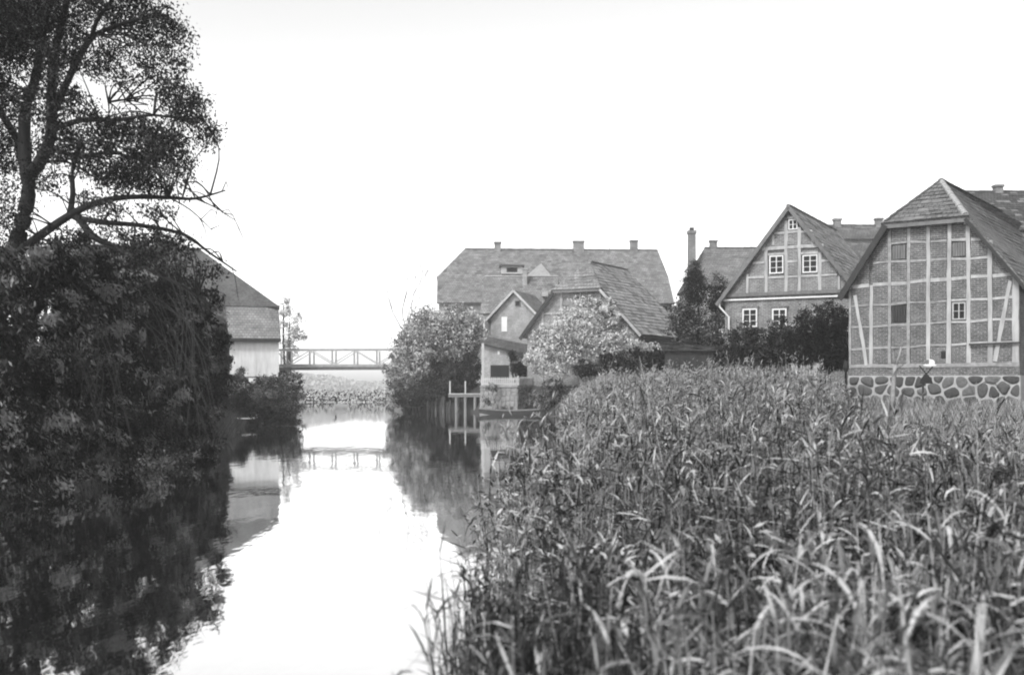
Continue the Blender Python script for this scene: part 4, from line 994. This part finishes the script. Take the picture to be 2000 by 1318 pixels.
for c, rad in bl:
    for _ in range(6):
        e = Vector(c) + Vector((random.uniform(-1, 1) * rad[0], random.uniform(-1, 1) * rad[1], random.uniform(-1, 1) * rad[2])); a = min(samples, key=lambda q: (q - e).length + random.uniform(0, .5))
        if (a - e).length > 1.5 or (a - e).length < .25: continue
        m_ = a.lerp(e, .5) + Vector((random.uniform(-.1, .1), random.uniform(-.1, .1), .12)); pts = smooth_line([a, m_, e], 3); tw_.append((loc(pts), np.linspace(.018, .004, len(pts))))
tubes('twigs', tw_, MAT['bark'], tree, 4)['kind'] = 'stuff'
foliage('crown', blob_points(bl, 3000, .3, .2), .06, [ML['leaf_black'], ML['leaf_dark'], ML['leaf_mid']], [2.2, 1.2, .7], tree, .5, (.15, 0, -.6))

# ---- overhanging willows
def willow(name, label, blobs, base, dens, size, mats, wts, hang):
    bl = []
    for (x, y, rx, ry, Y) in blobs: c = P(x, y, Y); bl.append(((c.x, c.y, c.z), (rx / F * Y, .8 * max(rx, ry) / F * Y, ry / F * Y)))
    root = empty(name, base, 0, label, 'tree'); b = Vector(base)
    foliage('crown', blob_points(bl, dens * 2.3, .55, .125, sat=1, per=100), size * .9, mats, wts, root, .32, (.45, -.1, -.8), zmin=.03)
    lst = []
    for k in range(7):
        c = Vector(bl[(k * 3) % len(bl)][0]); e = c - b; pts = smooth_line([Vector((random.uniform(-.3, .3), random.uniform(-.3, .3), -.3)), e * .45 + Vector((0, 0, .7)), e], 4); lst.append((pts, np.linspace(.16, .03, len(pts))))
    tubes('trunk', lst, MAT['bark'], root)
    lst = []
    for (x0, y0, x1, y1, Y) in hang:
        a, e = P(x0, y0, Y), P(x1, y1, Y - .6); m_ = a.lerp(e, .45) + Vector((.22, -.1, .3)); pts = smooth_line([a - b, m_ - b, e - b], 4); lst.append((pts, np.linspace(.012, .005, len(pts))))
    for q in lst: tubes('hanging_branch', [q], MAT['twig'], root, 4)
    return root
blA = []
for y in range(500, 961, 46):
    for x in range(-70, 260, 52):
        if y < 540 and x > 200: continue
        blA.append((x + random.uniform(-20, 20), y + random.uniform(-18, 18), random.uniform(32, 50), random.uniform(26, 42), 19.2 + max(0, x) / 260 * 4.2 + random.uniform(-.8, .8) - (y - 500) / 460 * .8))
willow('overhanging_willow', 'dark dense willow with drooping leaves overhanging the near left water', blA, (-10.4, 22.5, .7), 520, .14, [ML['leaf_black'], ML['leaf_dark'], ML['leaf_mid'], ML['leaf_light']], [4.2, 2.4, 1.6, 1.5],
       [(random.uniform(60, 230), random.uniform(520, 700), random.uniform(100, 270), random.uniform(760, 930), 21) for _ in range(12)])
edge = [(480, 340), (520, 395), (560, 420), (620, 442), (700, 446), (780, 444), (840, 450), (890, 458)]
blB = []
for y in range(500, 900, 42):
    xe = np.interp(y, [e[0] for e in edge], [e[1] for e in edge])
    for x in np.arange(215, xe - 15, 46):
        rx = random.uniform(24, 38); blB.append((min(x + random.uniform(-14, 14), xe - rx * .9), y + random.uniform(-16, 16), rx, random.uniform(24, 38), 26.5 + (x - 215) / 220 * 4.5 + random.uniform(-1, 1)))
willow('leaning_willow', 'dark willow with long hanging branches in front of the weathered barn', blB, (-10.6, 31.0, .8), 420, .17, [ML['leaf_black'], ML['leaf_dark'], ML['leaf_mid'], ML['leaf_light']], [4, 2.6, 1.2, .6],
       [(random.uniform(240, 370), random.uniform(500, 620), random.uniform(330, 440), random.uniform(720, 880), 27.5) for _ in range(22)])

# ------------------------------------------------------------------ reeds
def reed_arrays(x, y, z, h, nleaf, seg, lw, ll, r=rng, stemw=.008):
    """stems (3-sided) and arching blades; returns V, quads, material index"""
    n = len(x); lean = r.normal(0, .10, (n, 2)); base = np.stack([x, y, z], 1)
    top = base + np.stack([lean[:, 0] * h, lean[:, 1] * h, h], 1)
    # stems
    ang = np.array([0, 2.094, 4.189]); ring = np.stack([np.cos(ang), np.sin(ang), ang * 0], 1)
    mid = base * .5 + top * .5 - np.stack([lean[:, 0] * h * .12, lean[:, 1] * h * .12, h * 0], 1)
    SV = np.stack([base[:, None] + ring * stemw, mid[:, None] + ring * stemw * .85, top[:, None] + ring * stemw * .4], 1).reshape(n, 9, 3)
    q = []
    for lv in (0, 3):
        for k in range(3): q.append((lv + k, lv + (k + 1) % 3, lv + 3 + (k + 1) % 3, lv + 3 + k))
    SQ = (np.arange(n)[:, None, None] * 9 + np.array(q)[None]).reshape(-1, 4); SM = np.repeat(r.choice(3, n, p=[.4, .4, .2]), 6)
    # blades
    N = n * nleaf; st = np.repeat(np.arange(n), nleaf); t0 = r.uniform(.22, 1.0, N); t0[::nleaf] = .98
    p0 = base[st] + (top[st] - base[st]) * t0[:, None]
    az = r.uniform(0, 2 * math.pi, N); el = r.uniform(.05, 1.2, N); Ln = ll * r.uniform(.55, 1.25, N); wd = lw * r.uniform(.6, 1.25, N); bend = r.uniform(-.1, 1.2, N) ** 1 * 1.0 + (r.uniform(0, 1, N) < .15) * .9
    out = np.stack([np.cos(az), np.sin(az), az * 0], 1); side = np.stack([-np.sin(az), np.cos(az), r.normal(0, .45, N)], 1)
    side /= np.linalg.norm(side, axis=1, keepdims=True)
    P_ = p0.copy(); rows = []
    for k in range(seg + 1):
        u = k / seg; wv = (wd * (math.sin(math.pi * min(1, .18 + .82 * u)) ** .7 if u < 1 else .03))[:, None] * .5
        rows += [P_ - side * wv, P_ + side * wv]
        e = el - bend * u; P_ = P_ + (out * np.cos(e)[:, None] + np.array([0, 0, 1.0]) * np.sin(e)[:, None]) * (Ln / seg)[:, None]
    BV = np.stack(rows, 1).reshape(-1, 3); m = 2 * (seg + 1)
    bq = np.array([(2 * k, 2 * k + 1, 2 * k + 3, 2 * k + 2) for k in range(seg)])
    BQ = (np.arange(N)[:, None, None] * m + bq[None]).reshape(-1, 4) + n * 9
    BM = np.repeat(r.choice(3, N, p=[.22, .42, .36]), seg)
    return np.concatenate([SV.reshape(-1, 3), BV]), np.concatenate([SQ, BQ]), np.concatenate([SM, BM])
RM = [MAT['straw0'], MAT['straw1'], MAT['straw2']]
def scatter(n, y0, y1, xl, xr, power=1.0):
    y = y0 + (y1 - y0) * rng.uniform(0, 1, n) ** power; a, b = xl(y), xr(y); x = a + (b - a) * rng.uniform(0, 1, n); return x, y
vis = lambda y: y * .50 + 1.3
def reed_patch(name, label, n, y0, y1, xl, xr, hfun, nleaf, seg, lw, ll, stemw, keep=None, plume=0):
    x, y = scatter(n, y0, y1, xl, xr)
    k = np.ones(n, bool) if keep is None else keep(x, y)
    x, y = x[k], y[k]; z = np.maximum(ground_z(x, y), -.5); h = hfun(x, y) * rng.uniform(.5, 1.1, len(x)) * np.where(rng.uniform(0, 1, len(x)) < .06, 1.28, 1) + np.maximum(0, -z)
    V, Q, MI = reed_arrays(x, y, z, h, nleaf, seg, lw, ll, stemw=stemw)
    o = tag(np_mesh(name, V, Q, RM, None, MI), label, 'reeds', kind='stuff')
    if plume:
        k = np.where((rng.uniform(0, 1, len(x)) < plume) & ((x / y < .31) | (y < 18)))[0]; m = 16; k = np.repeat(k, m)
        pt = np.stack([x[k], y[k], z[k] + h[k]], 1) + rng.normal(size=(len(k), 3)) * np.array([.035, .035, .09]) * (1 + y[k] / 40)[:, None]
        e_ = tag(np_mesh('seed_heads', leaf_quads(pt, .10 + y[k] / 700, .22, (.35, 0, .8)), np.arange(4 * len(k)).reshape(-1, 4), [MAT['plume']], o), kind='stuff')
    return o
edge_l = lambda y: np.interp(y, [1.5, 4, 7, 12, 16, 22, 30, 45, 66], [.15, .05, -.2, -.4, -.1, .9, 1.5, 2.1, 3.4])
def gapk(x, y):
    g = ((x - 8.2) / 1.7) ** 2 + ((y - 19.5) / 2.0) ** 2 > 1
    pat = np.sin(x * 2.3 + y) + np.sin(y * 1.7 - x * .8) > -1.35 + .6 * rng.normal(size=len(x))
    dens = rng.uniform(0, 1, len(x)) < np.clip((x - edge_l(y)) / .9, .25, 1)
    mead = (x / y < .30 + .02 * np.sin(y * 2)) | (y < 19 + 1.5 * np.sin(x * 2)) | (rng.uniform(0, 1, len(x)) < .06)
    return g & pat & dens & mead
patch = lambda x, y: 1 + .15 * np.sin(x * 1.1 + .5 * y) + .12 * np.sin(1.9 * y - x) + .1 * np.sin(3.7 * x + 2.2 * y)
reed_patch('near_reeds', 'tangled reed leaves and stems filling the near bank', 4100, 2.3, 12, edge_l, vis, lambda x, y: np.interp(y, [2, 4, 12], [1.0, 1.15, 1.25]) * patch(x, y) * np.clip(.75 + (x + .4) * .3, .75, 1), 10, 3, .019, .23, .006, gapk)
reed_patch('reed_bed', 'broad bed of pale leaning reeds along the right bank', 9000, 12, 30, edge_l, vis, lambda x, y: np.interp(x / y, [0, .25, .34], [1.3, 1.3, .95]) * patch(x, y), 10, 2, .024, .24, .008, gapk, .10)
reed_patch('bank_reeds', 'tall grass and reeds before the gardens and barn', 18000, 30, 64, edge_l, lambda y: np.minimum(vis(y), np.interp(y, [30, 42, 50, 64], [40, 40, 15, 12])),
           lambda x, y: np.interp(x / y, [0, .08, .2, .28, .33, .5], [1.0, 1.15, 1.4, 1.45, .28, .2]) * np.interp(y, [30, 44, 49, 54, 64], [1.0, 1.05, .85, .4, .3]) * patch(x, y), 9, 2, .034, .24, .011, lambda x, y: (x / y < .315 + .015 * np.sin(y)) | (rng.uniform(0, 1, len(x)) < .05), .22)
# leafy herbs growing among the reeds
nc = 420; hx, hy = scatter(nc, 5, 34, edge_l, lambda y: np.minimum(edge_l(y) + 5.5, vis(y))); hh_ = rng.uniform(.7, 1.35, nc) * np.interp(hy, [5, 12, 34], [.85, 1, 1]); per = 110
ci = np.repeat(np.arange(nc), per); u_ = rng.uniform(.25, 1, nc * per)
pt = np.stack([hx[ci], hy[ci], np.maximum(ground_z(hx, hy), 0)[ci] + hh_[ci] * u_], 1) + rng.normal(size=(nc * per, 3)) * np.array([.13, .13, .05])
tn = rng.normal(size=nc)[ci] + rng.normal(size=nc * per) * .7
tag(np_mesh('waterside_herbs', leaf_quads(pt, .085, .36, (.25, -.1, -.25)), np.arange(4 * nc * per).reshape(-1, 4), [MAT['straw2'], MAT['straw1'], MAT['straw0']], None, np.digitize(tn, [-.3, .9])), 'small leaved waterside herbs tangled among the reeds', 'herbs', kind='stuff')
x, y = scatter(620, 3.9, 6.8, lambda y: -.058 * y, lambda y: y * 0 + .6)
V, Q, MI = reed_arrays(x, y, x * 0 - .3, rng.uniform(.8, 1.5, 620), 3, 3, .012, .22, stemw=.006)
tag(np_mesh('water_rushes', V, Q, RM, None, np.minimum(MI + 1, 2)), 'thin rushes standing in the water at the near edge', 'rushes', kind='stuff')
# low meadow grass near the barn and over the bank
n = 90000; x, y = scatter(n, 17, 60, lambda y: np.interp(y, [17, 26, 45, 62], [2.5, 4, 9, 6]), lambda y: y * .53)
z = ground_z(x, y); hh = rng.uniform(.2, .6, n) * (1 + .4 * np.sin(x * 1.3 + y)); a = rng.uniform(0, 6.28, n); wv = .016
V = np.stack([np.stack([x - np.cos(a) * wv, y - np.sin(a) * wv, z], 1), np.stack([x + np.cos(a) * wv, y + np.sin(a) * wv, z], 1), np.stack([x + np.sin(a) * hh * .5, y + np.cos(a) * hh * .5, z + hh], 1)], 1).reshape(-1, 3)
tag(np_mesh('meadow_grass', V, np.arange(3 * n).reshape(-1, 3), RM, None, rng.choice(3, n, p=[.4, .45, .15]), 3), 'rough grass on the bank around the barn', 'grass', kind='stuff')
n = 12000; y = rng.uniform(12, 84, n); x = XL(y) - np.abs(rng.normal(0, 1.2, n)) + .15; z = ground_z(x, y); hh = rng.uniform(.2, .7, n); a = rng.uniform(0, 6.28, n)
V = np.stack([np.stack([x - np.cos(a) * wv, y - np.sin(a) * wv, z], 1), np.stack([x + np.cos(a) * wv, y + np.sin(a) * wv, z], 1), np.stack([x + np.abs(np.sin(a)) * hh * .6, y + np.cos(a) * hh * .5, z + hh * .8], 1)], 1).reshape(-1, 3)
tag(np_mesh('bank_grass', V, np.arange(3 * n).reshape(-1, 3), [MAT['leaf_mid'], MAT['leaf_dark']], None, rng.choice(2, n), 3), 'dark grass hanging over the left river bank', 'grass', kind='stuff')

# single large reeds at the front: stem and blades built one by one
protos = []
for k in range(6):
    rr = random.Random(40 + k); h = rr.uniform(1.25, 1.6); lean = Vector((rr.uniform(-.18, .18), rr.uniform(-.1, .1), 1)) * h
    sm = bpy.data.meshes.new('stem'); v, f = tube_vf([Vector((0, 0, -.2)), lean * .5 + Vector((.02, 0, 0)), lean], [.010, .009, .004], 6); sm.from_pydata([tuple(q) for q in v], [], f); sm.materials.append(MAT['straw0'])
    lv = []
    for j in range(rr.choice((6, 7, 8))):
        t_ = .35 + .63 * j / 7; p0 = lean * t_; az = j * 2.5 + rr.uniform(-.6, .6); el = rr.uniform(.5, 1.2); bend = rr.uniform(.5, 1.8); Ln = rr.uniform(.3, .55); wd = rr.uniform(.018, .03)
        V, Fc = [], []; p = Vector(p0); o_ = Vector((math.cos(az), math.sin(az), 0)); s_ = Vector((-math.sin(az), math.cos(az), rr.uniform(-.3, .3))).normalized()
        for q in range(7):
            u = q / 6; wq = wd * .5 * (math.sin(math.pi * (.15 + .85 * u)) ** .7 if u < 1 else .04); up_ = Vector((0, 0, 1)) * (wq * .5)
            V += [p - s_ * wq + up_, p, p + s_ * wq + up_]; e = el - bend * u; p = p + (o_ * math.cos(e) + Vector((0, 0, 1)) * math.sin(e)) * Ln / 6
        for q in range(6): Fc += [(3 * q, 3 * q + 1, 3 * q + 4, 3 * q + 3), (3 * q + 1, 3 * q + 2, 3 * q + 5, 3 * q + 4)]
        me = bpy.data.meshes.new('leaf'); me.from_pydata([tuple(q) for q in V], [], Fc); me.materials.append(rr.choice((MAT['straw0'], MAT['straw0'], MAT['straw1']))); lv.append(me)
    protos.append((sm, lv))
rr = random.Random(5)
spots = []
while len(spots) < 70:
    y = rr.uniform(2.1, 7.5); x = rr.uniform(.15, .48) * y if rr.random() < .8 else rr.uniform(-.05, .2) * y
    spots.append((x, y))
for i, (x, y) in enumerate(spots):
    sm, lv = protos[i % 6]; z = float(ground_z(x, y))
    e = empty('reed_plant', (x, y, z), rr.uniform(0, 6.28), 'single tall pale reed with long arching blades at the front of the reed bed', 'reed', 'single reeds at the front of the reed bed'); e.scale = [rr.uniform(.78, 1.0)] * 3
    o = bpy.data.objects.new('stem', sm); COL.objects.link(o); o.parent = e
    for me in lv: o = bpy.data.objects.new('leaf', me); COL.objects.link(o); o.parent = e

# ------------------------------------------------------------------ river mist
hz_ = box('haze', -150, 150, -45, 250, -2.5, 19.5, None)
m, t, out = nodes('river_mist'); pv = t.nodes.new('ShaderNodeVolumePrincipled'); pv.inputs['Color'].default_value = (.98, .98, .98, 1); pv.inputs['Density'].default_value = .0007; pv.inputs['Anisotropy'].default_value = .2
t.links.new(pv.outputs[0], out.inputs['Volume']); hz_.data.materials.append(m); tag(hz_, 'thin pale mist lying over the river and houses', 'haze', kind='stuff')
